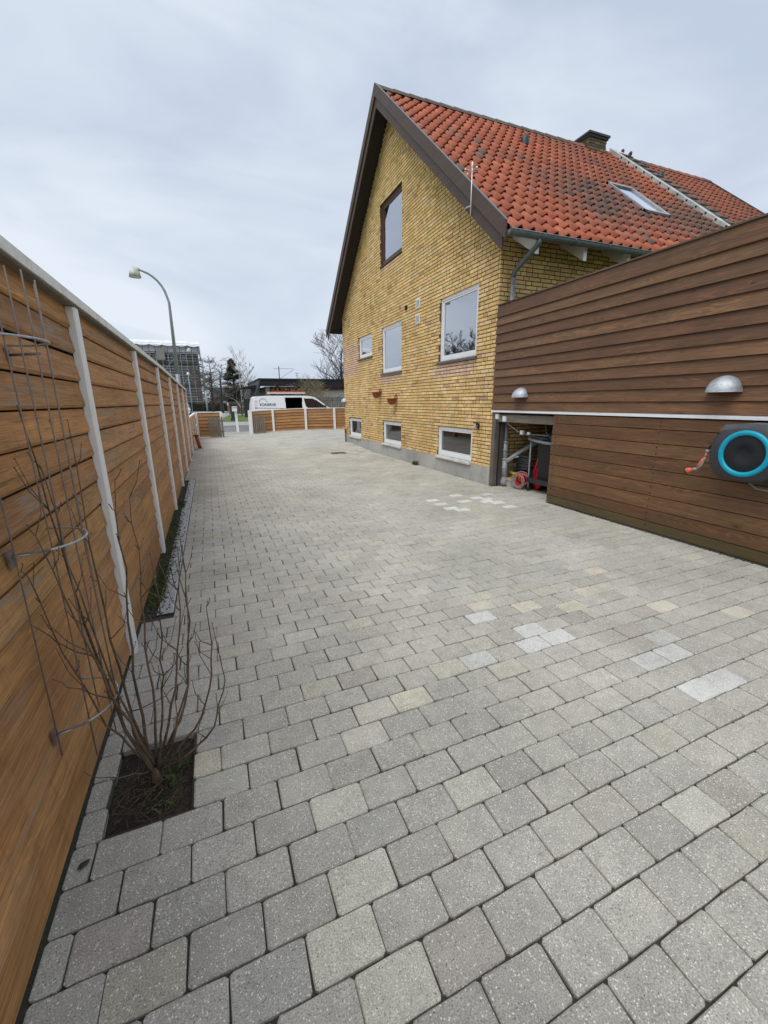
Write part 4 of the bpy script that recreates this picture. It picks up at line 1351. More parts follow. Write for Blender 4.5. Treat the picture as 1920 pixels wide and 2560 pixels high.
for (x, lab) in ((11.89, 'left of two small dark dishes on bent arms on the roof ridge'), (12.21, 'right of two small dark dishes on bent arms on the roof ridge')):
    t = thing('ridge_dish', lab, 'antenna', (x - .05, RY, 8.25), 0, 'small dark dishes on the ridge')
    MB().tube([(x - .28, RY, 8.29), (x - .15, RY, 8.36), (x - .05, RY, 8.37), (x, RY, 8.3), (x + .01, RY, 8.18)], .012, 6).obj('arm', M['galv'], t)
    MB().tube([(x - .05, RY, 8.37), (x, RY - .02, 8.42)], .012, 6).obj('neck', M['galv'], t)
    MB().lathe([(0, -.012), (.05, -.012), (.075, 0), (.05, .012), (0, .012)], (x, RY - .03, 8.44), 'X', 16).obj('dish', M['dark'], t)
# small post at the far corner
tag(MB().box(4.50, 4.54, 14.75, 14.79, .1, .42).box(4.49, 4.55, 14.74, 14.80, .42, .56).obj('garden_stake', M['rustcover']), 'small rusty stake standing at the far corner of the house wall', 'stake')

t = thing('floodlight', 'small black floodlight on the side wall just above the brown screen', 'light', (5.7, 6.27, 3.17))
MB().lathe([(0, -.05), (.05, -.05), (.06, .0), (.045, .05), (0, .06)], (5.68, 6.17, 3.2), 'Y', 14).obj('lamp_head', M['dark'], t)
MB().tube([(5.7, 6.27, 3.12), (5.7, 6.2, 3.12), (5.69, 6.18, 3.17)], .012, 6).box(5.66, 5.74, 6.25, 6.272, 3.08, 3.16).obj('bracket', M['dark'], t)
m = MB().add([(-.565, 1.352, .004), (-.55, 1.345, .009), (-.535, 1.358, .006), (-.53, 1.372, .01), (-.545, 1.376, .005), (-.56, 1.368, .008)], [(0, 1, 2, 3, 4, 5)])
tag(m.obj('fallen_leaf', M['cover']), 'single dark fallen leaf on the paving beside the fence, in front of the planting hole', 'leaf')
# ------------------------------------------------------------------ terrace screen (brown cladding) flush with the gable
ter = thing('terrace_screen', 'brown stained board screen of the raised terrace beside the house', 'wall', (XW, 4.8, 0))
def brn():
    t_ = R.random()
    c = (0.138, 0.067, 0.028) if t_ < .4 else (0.158, 0.080, 0.034) if t_ < .7 else (0.12, 0.055, 0.023)
    return jit(c, .10, .02)
z = 1.352
q = 0
YN = -2.6
zs = [1.352, 1.478, 1.615, 1.748, 1.882, 2.012, 2.142, 2.285, 2.427, 2.570, 2.704, 2.832, 3.0]
for z0, z1 in zip(zs[:-1], zs[1:]):
    for (ya, yb) in ((YN, 6.255),):
        mb = MB().paint(brn())
        xo = XW - .036; xi = XW - .010
        mb.hexa([(xo, ya, z0), (xo + .02, ya, z0), (xo + .02, yb, z0), (xo, yb, z0), (xi, ya, z1 + .012), (xi + .018, ya, z1 + .012), (xi + .018, yb, z1 + .012), (xi, yb, z1 + .012)])
        mb.obj('board', M['brown'], ter)
MB().paint((0.13, 0.09, 0.06)).box(XW - .03, XW + .11, YN, 6.26, 3.014, 3.03).obj('top_board', M['fence'], ter)
MB().paint((0.1, 0.06, 0.04)).box(XW + .02, XW + .09, YN, 6.26, 1.34, 3.01).obj('inner_lining', M['fence'], ter)
zl = [0.0, .126, .27, .428, .578, .727, .874, 1.02, 1.176, 1.296]
for i, (z0, z1) in enumerate(zip(zl[:-1], zl[1:])):
    if i == 0: z0 = .012
    for (ya, yb) in ((YN, 4.79 + R.uniform(-.006, .006)),):
        j = R.uniform(-.003, .003)
        MB().paint(brn() if i else jit((0.085, 0.055, 0.022), .05)).box(XW - .02 + j, XW + .004 + j, ya, yb, z0 + .004, z1 - .004).obj('board', M['brown'], ter)
for y in (4.72, 3.2, 1.6, 0.1):
    MB().box(XW + .006, XW + .1, y - .05, y + .05, -.02, 1.29).obj('inner_post', M['old_wood'], ter)
    for z0 in zl[1:]:
        for dz_ in (-.04, .035):
            if z0 + dz_ < 1.28: MB().lathe([(0, -.003), (.007, -.002), (.008, .002)], (XW - .022, y, z0 + dz_), 'X', 6).obj('screw', M['blk'], ter)
for (ya, yb) in ((5.28, 6.262), (3.95, 5.278), (2.72, 3.948), (-2.6, 2.718)):
    k = .003 if yb < 5.2 else 0
    MB().prism([(XW - .034 - k, 1.308), (XW + .0, 1.308), (XW + .0, 1.348), (XW - .02 - k, 1.348), (XW - .026 - k, 1.335), (XW - .034 - k, 1.333)], 1, ya, yb).obj('drip_rail', M['galvlight'] if 'galvlight' in M else M['upvc'], ter)
MB().paint((0.13, 0.115, 0.095)).box(XW + .0, XW + .085, 6.165, 6.255, 0, 1.3).obj('corner_post', M['old_wood'], ter)
MB().paint((0.09, 0.08, 0.07)).box(XW + .13, XW + .21, 6.15, 6.25, 0, 1.2).obj('corner_post', M['old_wood'], ter)
MB().paint((0.16, 0.14, 0.11)).box(XW + .03, XW + .08, 4.79, 6.165, 1.15, 1.27).obj('beam', M['fence'], ter)
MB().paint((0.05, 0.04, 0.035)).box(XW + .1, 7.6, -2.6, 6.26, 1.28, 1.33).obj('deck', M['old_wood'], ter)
MB().box(6.3, 6.34, -2.6, 6.25, 0, 1.28).box(XW + .12, 6.3, 3.9, 3.94, 0, 1.28).obj('inner_wall', M['cavity'], ter)  # near-black colour stands in for the dark depth under the deck
MB().box(XW - .035, XW + .0, -2.6, 4.78, -.012, .006).obj('gravel_edge', M['gravel'], kind='stuff')
m = MB()
for q in range(700):
    y = R.uniform(.5, 4.8); x = R.uniform(4.575, 4.64); s_ = R.uniform(.002, .008)
    m.box(x - s_, x + s_, y - s_, y + s_, -.005, .002 + s_, .002)
m.obj('edge_grit', M['gravel'], kind='stuff')
tag(MB().paint((.4, .33, .2)).box(4.66, 4.70, 4.80, 4.84, 0, .1).obj('wood_wedge', M['old_wood']), 'small pale block of wood at the foot of the storage opening', 'wood block')

# storage under the terrace --------------------------------------------------
SX = 4.9
t = thing('drain_pipe', 'grey plastic drain pipe with slanting branch in the storage opening', 'pipe', (4.86, 6.13, 0))
MB().tube([(4.86, 6.17, 1.16), (4.86, 6.16, .78)], .035, 14).tube([(4.86, 6.16, .8), (4.86, 6.15, .45)], .043, 14).tube([(4.86, 6.15, .5), (4.86, 6.13, .13)], .05, 14).obj('pipe', M['pvc'], t)
for z, r_ in ((.8, .05), (.66, .05), (.5, .058), (.34, .058)):
    MB().tube([(4.86, 6.15, z), (4.86, 6.15, z - .03)], r_, 14).obj('collar', M['pvc'], t)
MB().lathe([(.05, .16), (.062, .12), (.075, .07), (.065, .03), (.05, .0)], (4.86, 6.13, 0), 'Z', 16).obj('base_bend', M['greyplastic'], t)
MB().tube([(4.87, 6.12, .44), (4.96, 6.05, .53), (5.45, 5.85, .86), (5.7, 5.8, 1.0)], .042, 12).obj('branch', M['pvc'], t)
tag(MB().box(4.78, 4.93, 6.04, 6.2, 0, .02).obj('brick_pad', M['rustcover']), 'reddish pad under the grey drain pipe', 'slab')
t = thing('concrete_block', 'grey concrete block on the floor of the storage opening', 'block', (4.95, 5.98, 0))
MB().paint((.2, .2, .18)).box(4.86, 5.05, 5.84, 6.08, 0, .115, .004).obj('block', M['concrete'], t)
tag(MB().paint((.5, .4, .25)).box(4.84, 5.0, 5.9, 6.14, .117, .145, .003).obj('wood_offcut', M['old_wood']), 'pale wood offcut on the concrete block', 'wood')
t = thing('yellow_case', 'yellow and black tool case on a stack in the storage opening', 'case', (5.0, 6.0, .15))
MB().box(5.02, 5.2, 5.92, 6.2, .15, .20).box(5.0, 5.18, 5.90, 6.18, .205, .25).obj('case_body', M['yellow'], t)
MB().box(4.995, 5.2, 5.93, 6.18, .2, .206).box(5.0, 5.1, 5.98, 6.1, .25, .275).obj('handle', M['blk'], t)
tag(MB().box(5.05, 5.5, 5.62, 6.1, 0, .148).obj('dark_crate', M['blk']), 'low black crate at the back of the storage opening', 'crate')
t = thing('folded_tarpaulin', 'pile of folded black covers above the yellow case', 'cover', (5.1, 5.85, .25))
MB().box(5.08, 5.4, 5.62, 5.95, .149, .34, .01).obj('base_fold', M['blk'], t)
for i in range(7):
    z = .33 + i * .035
    w = .02 + .006 * R.random()
    MB().tube([(5.0 + .02 * R.random(), 6.1 - R.random() * .1, z), (5.02, 5.9, z + .015 * R.random()), (5.03, 5.66 + R.random() * .06, z + .005)], [w * .6, w, w * .7], 7).obj('fold', M['dark'], t)
MB().tube([(4.98, 6.12, .48), (4.99, 5.94, .545)], .012, 8).obj('pole', M['galv'], t)
# hose coil
t = thing('hose_coil', 'coil of pale garden hose around a red reel on the storage floor', 'hose', (4.9, 5.74, 0))
m = MB()
for i in range(8):
    r_ = R.uniform(.085, .155); cy, cz = 5.75 + R.uniform(-.05, .05), .15 + R.uniform(-.02, .03)
    tw = R.uniform(-.9, .9); xx = 4.88 + R.uniform(-.04, .06); e1 = R.uniform(.8, 1.2)
    m.tube([(xx + tw * .35 * r_ * math.cos(a) / .15 * .3, cy + r_ * math.cos(a) * e1, max(.012, cz + r_ * math.sin(a + tw * .3))) for a in [2 * math.pi * k / 24 for k in range(24)]], .0065, 6, closed=True)
m.obj('hose', M['hose'], t)
for r_, xx in ((.12, 4.93), (.1, 4.88)):
    MB().tube([(xx, 5.74 + r_ * math.cos(a), .17 + r_ * math.sin(a)) for a in [2 * math.pi * k / 24 for k in range(24)]], .018, 8, closed=True).obj('reel_ring', M['redplastic'], t)
MB().bar((4.9, 5.64, .17), (4.9, 5.84, .17), .02, .025).obj('reel_spoke', M['redplastic'], t)
t = thing('red_sledge', 'red plastic sledge standing on end behind the cart leg', 'sledge', (5.1, 5.5, 0))
pr = [(.0, .02), (.1, .02), (.125, .2), (.13, .33), (.085, .45), (.06, .56), (.02, .6), (-.02, .58), (-.07, .45), (-.1, .2)]
pl = [(5.50 + a, b) for a, b in pr]
MB().prism(pl, 0, 5.10, 5.125).obj('shell', M['redplastic'], t)
MB().tube([(5.09, a, b) for a, b in pl], .018, 8, closed=True).obj('rolled_rim', M['redplastic'], t)
t = thing('utility_cart', 'dark wheeled cart with grey rim half hidden behind the brown boards', 'cart', (5.0, 5.3, 0))
MB().tube([(4.93, 5.58, .05), (4.93, 5.585, .45), (4.93, 5.59, .86)], .014, 10).obj('leg', M['greyplastic'], t)
MB().tube([(4.91, 5.62, .885), (4.90, 5.50, .865), (4.90, 5.25, .845), (4.90, 4.95, .84)], .026, 10).obj('rim', M['greyplastic'], t)
MB().prism([(4.94, .84), (5.5, .84), (5.42, .16), (4.99, .16)], 1, 4.9, 5.44).obj('tub', M['blk'], t)
MB().box(4.90, 4.96, 4.85, 5.60, .155, .235).obj('shelf', M['dark'], t)
MB().lathe([(0, -.018), (.03, -.018), (.036, -.01), (.036, .01), (.03, .018), (0, .018)], (4.93, 5.575, .04), 'X', 16).obj('wheel', M['blk'], t)
for (ya, yb, za, lab) in ((6.18, 6.10, 1.19, 'far junction box, tucked under the rail'), (5.98, 5.90, 1.155, 'near junction box with the pale cable hanging from it')):
    t = thing('junction_box', 'small white ' + lab, 'junction box', (4.66, ya, za))
    MB().box(4.62 + .0, 4.648, yb - .0, ya, za, za + .09).obj('box', M['upvc'], t)
    MB().box(4.614, 4.62, yb + .008, ya - .008, za + .01, za + .08).obj('lid', M['upvc'], t)
m = MB().tube([(4.66, 5.93, 1.155), (4.7, 5.85, 1.08), (4.75, 5.72, 1.0), (4.78, 5.62, .97), (4.8, 5.45, .965), (4.8, 5.1, .97), (4.8, 4.8, .965)], .0055, 6)
m.tube([(4.7, 5.98, 1.2), (4.7, 6.1, 1.21), (4.7, 6.2, 1.18), (4.7, 6.26, 1.08), (4.72, 6.22, 1.05)], .004, 5)
m.tube([(4.7, 5.9, 1.2), (4.7, 5.8, 1.21), (4.7, 5.72, 1.25)], .004, 5).tube([(4.7, 5.9, 1.18), (4.7, 5.78, 1.17), (4.7, 5.7, 1.23), (4.7, 5.66, 1.28)], .004, 5).tube([(4.7, 5.9, 1.22), (4.7, 5.75, 1.235), (4.7, 5.4, 1.24), (4.7, 5.0, 1.23)], .004, 5)
tag(m.obj('cable', M['hose']), 'pale electric cables looping through the storage opening', 'cable')
tag(MB().box(4.76, 4.80, 5.62, 5.68, .955, 1.02).box(4.77, 4.8, 5.47, 5.52, .96, 1.0).obj('cable_plug', M['upvc']), 'white plug hanging on the cable in the storage opening', 'plug')
tag(MB().tube([(4.78, 5.02, 1.28), (4.78, 5.12, 1.15), (4.78, 5.1, 1.02), (4.78, 4.98, .93), (4.78, 4.8, .9)], .014, 8).obj('black_hose', M['dark']), 'thick black hose hanging at the right edge of the storage opening', 'hose')
tag(MB().tube([(5.0, 6.15, .93), (5.0, 5.6, .91), (4.99, 5.1, .88), (5.0, 4.85, .86)], .006, 5).obj('rope', M['greyplastic']), 'thin grey line strung across the storage opening', 'rope')

# hose reel -----------------------------------------------------------------
t = thing('hose_reel', 'wall-mounted black hose reel with turquoise ring and orange spray nozzle', 'hose reel', (4.6, 2.22, 1.0))
cy, cz = 2.225, 1.025
def rr(poly, x0, x1): return MB().prism(poly, 0, x0, x1)
body = MB()
pts = []
for k in range(28):
    a = 2 * math.pi * k / 28
    ry, rz_ = .30, .255
    e = .75
    pts.append((cy + ry * math.copysign(abs(math.cos(a)) ** e, math.cos(a)), cz + .0 + rz_ * math.copysign(abs(math.sin(a)) ** e, math.sin(a)) * (.92 if math.sin(a) > 0 else 1.0)))
n_ = len(pts)
vs = []
for (x, s_) in ((4.585, .93), (4.56, 1.0), (4.40, 1.0), (4.365, .97), (4.345, .9)):
    vs += [(x, cy + (y - cy) * s_, cz + (z - cz) * s_) for y, z in pts]
fs = [tuple(range(n_)), tuple(range(4 * n_, 5 * n_))[::-1]]
for l_ in range(4):
    fs += [(l_ * n_ + i, l_ * n_ + (i + 1) % n_, (l_ + 1) * n_ + (i + 1) % n_, (l_ + 1) * n_ + i)[::-1] for i in range(n_)]
body.add(vs, fs, True)
body.obj('housing', M['darkgrey'], t)
top = MB().prism([(cy + .24, cz + .19), (cy + .20, cz + .245), (cy + .05, cz + .262), (cy - .2, cz + .26), (cy - .28, cz + .2), (cy - .28, cz + .18), (cy + .0, cz + .215)], 0, 4.36, 4.57)
top.obj('carry_handle', simple('reel_grey', (0.12, 0.13, 0.14), 0.45), t)
MB().lathe([(.205, .012), (.205, -.01), (.195, -.022), (.172, -.022), (.162, -.010), (.16, .01)], (4.35, cy, cz), 'X', 48).obj('ring', M['turq'], t)
MB().lathe([(.164, -.004), (.12, -.014), (.06, -.015), (.058, -.012), (.0, -.012)], (4.35, cy, cz), 'X', 40).obj('face_disc', M['disc'], t)
MB().tube([(4.42, cy + .27, cz + .07), (4.40, cy + .31, cz + .05), (4.395, cy + .325, cz + .0)], .009, 8).obj('hose_end', M['dark'], t)
noz = MB().tube([(4.395, cy + .325, cz + .005), (4.395, cy + .328, cz - .025)], .017, 12).obj('nozzle_collar', M['greyplastic'], t)
a0 = Vector((4.395, cy + .33, cz - .03))
MB().tube([a0, a0 + Vector((0, .004, -.035))], .014, 12).obj('nozzle_coupling', M['orange'], t)
MB().tube([a0 + Vector((0, .004, -.035)), a0 + Vector((0, .012, -.055)), a0 + Vector((-.005, .03, -.12)), a0 + Vector((-.012, .06, -.16))], [.012, .013, .013, .012], 10).obj('nozzle_grip', M['greyplastic'], t)
MB().tube([a0 + Vector((-.01, .02, -.05)), a0 + Vector((-.015, .038, -.10)), a0 + Vector((-.022, .058, -.145))], [.006, .011, .008], 8).obj('trigger', M['orange'], t)
MB().tube([a0 + Vector((-.012, .055, -.155)), a0 + Vector((-.022, .095, -.170))], [.013, .014], 12).obj('nozzle_neck', M['greyplastic'], t)
MB().tube([a0 + Vector((-.022, .09, -.168)), a0 + Vector((-.03, .115, -.178)), a0 + Vector((-.036, .14, -.19))], [.015, .026, .028], 14).obj('nozzle_head', M['orange'], t)
MB().tube([a0 + Vector((-.036, .14, -.19)), a0 + Vector((-.041, .152, -.196))], [.0285, .026], 14).obj('nozzle_face', M['dark'], t)
MB().tube([(4.48, cy - .02, cz - .22), (4.47, cy - .03, cz - .27), (4.49, cy - .08, cz - .31), (4.54, cy - .2, cz - .325), (4.58, cy - .35, cz - .3)], .010, 10).obj('feed_hose', simple('green_grey_hose', (0.16, 0.2, 0.19), 0.45), t)

# ------------------------------------------------------------------ trellis on the fence
t = thing('wire_trellis', 'rusty half-round wire plant support fixed to the left fence', 'trellis', (-.6, 1.67, .3))
TR, TY = .16, 1.67
M['rust'] = simple('rusty_rod', (0.23, 0.19, 0.17), 0.6, 0.3, 0.3, 30)
for (x, y, z0, z1) in ((-.592, 1.515, .33, 1.9), (-.505, 1.545, .27, 1.88), (-.478, 1.575, .45, 1.87), (-.452, 1.61, .3, 1.872), (-.44, 1.67, .28, 1.86), (-.47, 1.77, .22, 1.87)):
    ex, ey = R.uniform(-.008, .008), R.uniform(-.01, .01)
    MB().tube([(x, y, z0), (x + ex, y + ey, (z0 + z1) / 2), (x, y, z1)], .0023, 7).obj('rod', M['rust'], t)
for z in (.42, 1.06, 1.69):
    MB().tube([(-.6 + TR * math.sin(math.pi * k / 16), TY - TR * math.cos(math.pi * k / 16), z) for k in range(17)], .0037, 7).obj('hoop', M['galv'], t)
for (y, z) in ((1.51, .42), (1.83, 1.66), (1.51, 1.06)):
    MB().box(-.6, -.592, y - .012, y + .012, z - .035, z + .02).tube([(-.595, y, z), (-.5, y - .03 if y > 1.6 else y + .02, z + .005)], .0045, 6).obj('bracket', M['rust'], t)

# ------------------------------------------------------------------ shrub in the hole
def limb(mb, pts, r0, r1, n=6):
    mb.tube(pts, [r0 + (r1 - r0) * i / (len(pts) - 1) for i in range(len(pts))], n)
def spline(p0, p1, p2, n=10, wig=.006):
    out = []
    for i in range(n + 1):
        u = i / n
        q = Vector(p0) * (1 - u) ** 2 + Vector(p1) * 2 * u * (1 - u) + Vector(p2) * u * u
        if 0 < i < n: q += Vector((R.gauss(0, wig), R.gauss(0, wig), R.gauss(0, wig)))
        out.append(q)
    return out
B0 = Vector((-.372, 1.69, 0))
t = thing('bare_shrub', 'leafless multi-stemmed shrub growing in the square planting hole', 'shrub', tuple(B0))
stems = [((-.10, 1.66, .30), (-.114, 1.66, .99)), ((-.14, 1.62, .25), (-.112, 1.63, .86)), ((-.02, 1.66, .2), (-.055, 1.66, .72)), ((.0, 1.6, .12), (-.03, 1.64, .52)),
    ((-.30, 1.70, .5), (-.26, 1.72, 1.06)), ((-.33, 1.74, .55), (-.31, 1.78, 1.16)), ((-.40, 1.72, .5), (-.36, 1.85, 1.22)), ((-.46, 1.65, .4), (-.50, 1.60, 1.30)),
    ((-.50, 1.66, .45), (-.54, 1.64, 1.5)), ((-.48, 1.72, .5), (-.46, 1.80, 1.45)), ((-.44, 1.6, .4), (-.52, 1.5, 1.12)), ((-.52, 1.6, .35), (-.58, 1.55, .98)),
    ((-.22, 1.78, .35), (-.18, 1.86, .92)), ((-.26, 1.6, .4), (-.24, 1.58, .9)), ((-.36, 1.66, .5), (-.40, 1.66, 1.1)), ((-.18, 1.7, .3), (-.2, 1.74, .75))]
for i, (mid_, tip) in enumerate(stems):
    if i in (4, 14, 15): continue
    mb = MB()
    b0 = B0 + Vector((R.uniform(-.015, .015), R.uniform(-.02, .02), -.01))
    kx = .035 if tip[0] > -.15 else 0
    pts = spline(b0, (mid_[0] - kx, mid_[1], mid_[2]), (tip[0] - kx, tip[1], tip[2]), 12, .005)
    limb(mb, pts, R.uniform(.0048, .008), .0015, 7)
    for j in range(4, 13):
        for rep in range(2 if j > 5 else 1):
            if R.random() < .62:
                p = pts[min(j, 12)]
                d = (pts[min(j, 12)] - pts[min(j, 12) - 1]).normalized()
                a = R.uniform(0, 6.28)
                sd_ = Vector((math.cos(a), math.sin(a), R.uniform(.5, 1.4))).normalized()
                L = R.uniform(.015, .05) if R.random() < .6 else R.uniform(.08, .2)
                e = p + (sd_ * .8 + d * .5).normalized() * L
                if e.x < -.585: e.x = -.585
                mm2 = p + (sd_ + d * .2).normalized() * L * .5
                mb.tube([p, mm2, e], [.0024 if L > .06 else .0016, .0016, .0011], 4)
                mb.tube([e, e + (e - p).normalized() * .006], [.0028, .001], 4)   # bud
    mb.obj('stem', M['bark'], t)
MB().lathe([(.0, .03), (.012, .025), (.016, .0), (.02, -.03)], tuple(B0 + Vector((.01, -.02, 0))), 'Z', 10).obj('root_crown', M['bark'], t)
# a few side canes
m = MB()
for (a, b, c) in (((-.37, 1.68, .02), (-.5, 1.6, .08), (-.56, 1.56, .2)), ((-.37, 1.7, .02), (-.25, 1.68, .02), (-.16, 1.66, .22)), ((-.45, 1.66, .4), (-.54, 1.62, .5), (-.585, 1.56, .6)), ((-.42, 1.68, .32), (-.3, 1.7, .3), (-.2, 1.7, .42)), ((-.47, 1.64, .6), (-.55, 1.56, .72), (-.585, 1.5, .84))):
    limb(m, spline(a, b, c, 7, .004), .003, .0012, 5)
m.obj('side_cane', M['bark'], t)

# ------------------------------------------------------------------ small yard things
t = thing('red_standpipe', 'red painted standpipe with brown cap leaning beside the left fence', 'pipe', (-.42, 15.7, 0))
MB().tube([(-.40, 15.7, 0), (-.47, 15.72, .42)], .058, 16).obj('pipe', M['redpaint'], t)
MB().tube([(-.468, 15.72, .42), (-.475, 15.722, .47)], .075, 16).bar((-.58, 15.72, .44), (-.47, 15.72, .46), .05, .05).obj('cap', M['rustcover'], t)
tag(MB().tube([(-.62, 15.3, .01), (-.5, 15.45, .012), (-.38, 15.5, .012), (-.3, 15.62, .012), (-.36, 15.75, .012)], .012, 6).obj('ground_cable', M['hose']), 'pale hose lying on the paving at the foot of the red pipe', 'hose')
tag(MB().lathe([(0, .006), (.30, .006), (.315, 0), (.32, -.01)], (2.32, 21.5, .004), 'Z', 28).obj('manhole_cover', M['cover']), 'round dark iron manhole cover near the gate opening', 'manhole cover')
c = (3.47, 12.25)
tag(MB().hexa([(3.28, 12.1, .0), (3.72, 12.1, .0), (3.72, 12.4, .0), (3.28, 12.4, .0), (3.28, 12.1, gz(3.4, 12.2) + .012), (3.72, 12.1, gz(3.7, 12.2) + .012), (3.72, 12.4, gz(3.7, 12.4) + .012), (3.28, 12.4, gz(3.4, 12.4) + .012)]).obj('drain_cover', M['rustcover']), 'rusty square drain cover among pale pavers near the house', 'drain cover')
t = thing('mailbox_post', 'slightly leaning white post with white mailbox beyond the gate opening', 'mailbox', (1.34, 24, 0))
MB().hexa([(1.28, 23.95, 0), (1.40, 23.95, 0), (1.40, 24.07, 0), (1.28, 24.07, 0), (1.25, 23.95, 1.3), (1.37, 23.95, 1.3), (1.37, 24.07, 1.3), (1.25, 24.07, 1.3)]).obj('post', M['white'], t)
MB().box(1.14, 1.39, 23.85, 23.949, 1.08, 1.33).obj('box', M['white'], t)
MB().box(1.15, 1.38, 23.843, 23.85, 1.25, 1.275).obj('slot', M['dark'], t)
t = thing('wheelie_bin', 'dark grey wheelie bin on the grass behind the white mailbox', 'bin', (1.95, 38, .065))
MB().prism([(1.72, .12), (2.12, .12), (2.2, 1.3), (1.64, 1.3)], 1, 37.7, 38.35).obj('bin_body', M['darkgrey'], t)
MB().prism([(1.6, 1.305), (2.25, 1.305), (2.22, 1.41), (1.62, 1.44)], 1, 37.62, 38.42).obj('lid', M['dark'], t)
MB().lathe([(0, -.03), (.1, -.03), (.1, .03), (0, .03)], (1.69, 38.3, .165), 'X', 12).lathe([(0, -.03), (.1, -.03), (.1, .03), (0, .03)], (2.14, 38.3, .165), 'X', 12).obj('wheel', M['blk'], t)

# ------------------------------------------------------------------ street lamps
def curved_lamp(label, x, y, H, arm, s=1.0, rz=0.0):
    t = thing('street_lamp', label, 'street lamp', (x, y, 0), rz, 'street lamps', local=True)
    r_ = .075
    hz = H - 1.15 * arm
    pts = [(0, 0, -.05), (0, 0, hz * .5), (.03 * arm, 0, hz)]
    rad = [r_ * 1.15, r_, r_ * .62]
    for k in range(1, 9):
        a = k / 8 * math.pi / 2 * .98
        pts.append((-arm * (1 - math.cos(a)) * 1.0, 0, hz + 1.08 * arm * math.sin(a)))
        rad.append(r_ * (.6 - .12 * k / 8))
    MB().tube([pts[0], pts[1]], [rad[0], rad[1] * 1.05], 12).obj('pole', M['pole'], t)
    MB().tube(pts[1:], rad[1:], 10).obj('arm', M['pole'], t)
    e = Vector(pts[-1])
    # bell shade, opening down, tipped slightly
    m = MB().lathe([(.03, .08), (.09, .05), (.15, -.03), (.185, -.13), (.21, -.27), (.2, -.27), (.17, -.13), (.05, .0)], (e.x - .05, 0, e.z), 'Z', 20)
    so__ = m.obj('shade', M['lampshade'], t)
    MB().lathe([(0, -.3), (.1, -.29), (.17, -.265), (.19, -.25)], (e.x - .05, 0, e.z), 'Z', 16).obj('lens', M['upvc'], t)
    MB().tube([(e.x + .14, 0, e.z - .005), (e.x - .1, 0, e.z + .05)], [.045, .06], 10).obj('lamp_neck', M['lampshade'], t)
    return t
curved_lamp('tall curved street lamp rising right behind the left fence', -1.02, 19.7, 6.46, 1.0)
curved_lamp('curved street lamp in front of the scaffolded building', -.1, 47, 6.65, 1.05)
curved_lamp('distant curved street lamp between the bare trees', 2.2, 72, 6.9, 1.0)
def post_lamp(label, x, y, H):
    t = thing('post_lamp', label, 'street lamp', (x, y, 0), 0, 'slim post-top lamps', local=True)
    MB().tube([(0, 0, 0), (0, 0, H - .4)], [.06, .04], 8).obj('pole', M['pole'], t)
    MB().lathe([(.04, -.4), (.17, -.28), (.2, -.15), (.12, 0), (0, .05)], (0, 0, H), 'Z', 12).obj('lantern', M['upvc'], t)
post_lamp('slim lamp with white lantern before the scaffolding', -2.1, 66, 5.6)
post_lamp('slim lamp with white lantern between scaffolding and trees', .65, 76, 5.6)

# ------------------------------------------------------------------ van
t = thing('white_van', 'white panel van with open side door and ladders on the roof', 'van', (4.8, 27, 0), local=True)
VX = 2.36 - 4.8
def vp(pts): return [(a - 4.8, b) for a, b in pts]
prof_ = vp([(2.30, .45), (2.32, .9), (2.38, 1.4), (2.48, 1.78), (2.58, 1.86), (3.2, 1.9), (5.3, 1.9), (5.75, 1.88), (6.1, 1.80), (6.5, 1.52), (6.85, 1.24), (7.15, 1.09), (7.5, 1.0), (7.62, .9), (7.66, .5), (7.5, .32), (2.4, .32)])
def vanbody():
    m = MB()
    # side profile, tapered inward at the roof
    n = len(prof_)
    ys_ = [(-.95, 0), (-.88, 1), (.88, 1), (.95, 0)]
    vs = []
    for sgn, rows in ((-1, 0), (1, 1)):
        for ring in (0, 1):
            for (x, z) in prof_:
                inset = .0 if z < 1.1 else (z - 1.1) * .16
                y = sgn * (.95 - inset - (.05 if ring else 0))
                sc = 1.0
                vs.append((x, y, z + (.0 if not ring else (.02 if z > 1.7 else 0))))
    return m, n
m = MB()
n = len(prof_)
vsL = []; 
for sgn in (-1, 1):
    for (x, z) in prof_:
        inset = 0 if z < 1.1 else (z - 1.1) * .14
        vsL.append((x, sgn * (.95 - inset), z))
fs = []
for i in range(n):
    j = (i + 1) % n
    fs.append((i, n + i, n + j, j))
door = (4.30 - 4.8, 5.30 - 4.8, .5, 1.78)
m.add(vsL, fs, False)
m.add([vsL[n + i] for i in range(n)], [tuple(range(n))], False)      # far side
# near side in three pieces around the open door
def side_poly(x0, x1, zlo=None, zhi=None):
    top = []
    def ztopv(x):
        pp = [p for p in prof_[:14]]
        for (xa, za), (xb, zb) in zip(pp[:-1], pp[1:]):
            if xa <= x <= xb and xb > xa: return za + (zb - za) * (x - xa) / (xb - xa)
        return pp[-1][1]
    xs_ = sorted({x0, x1} | {p[0] for p in prof_[:14] if x0 < p[0] < x1})
    lo = .32 if zlo is None else zlo
    tops = [(x, ztopv(x) if zhi is None else zhi) for x in xs_]
    def Y(z): return -(.95 - (0 if z < 1.1 else (z - 1.1) * .14))
    rows = []
    for (x, zt) in tops:
        rows.append([(x, Y(lo + (zt - lo) * k / 6), lo + (zt - lo) * k / 6) for k in range(7)])
    vs = [v for r_ in rows for v in r_]
    fs = [(i * 7 + k, (i + 1) * 7 + k, (i + 1) * 7 + k + 1, i * 7 + k + 1) for i in range(len(rows) - 1) for k in range(6)]
    return vs, fs
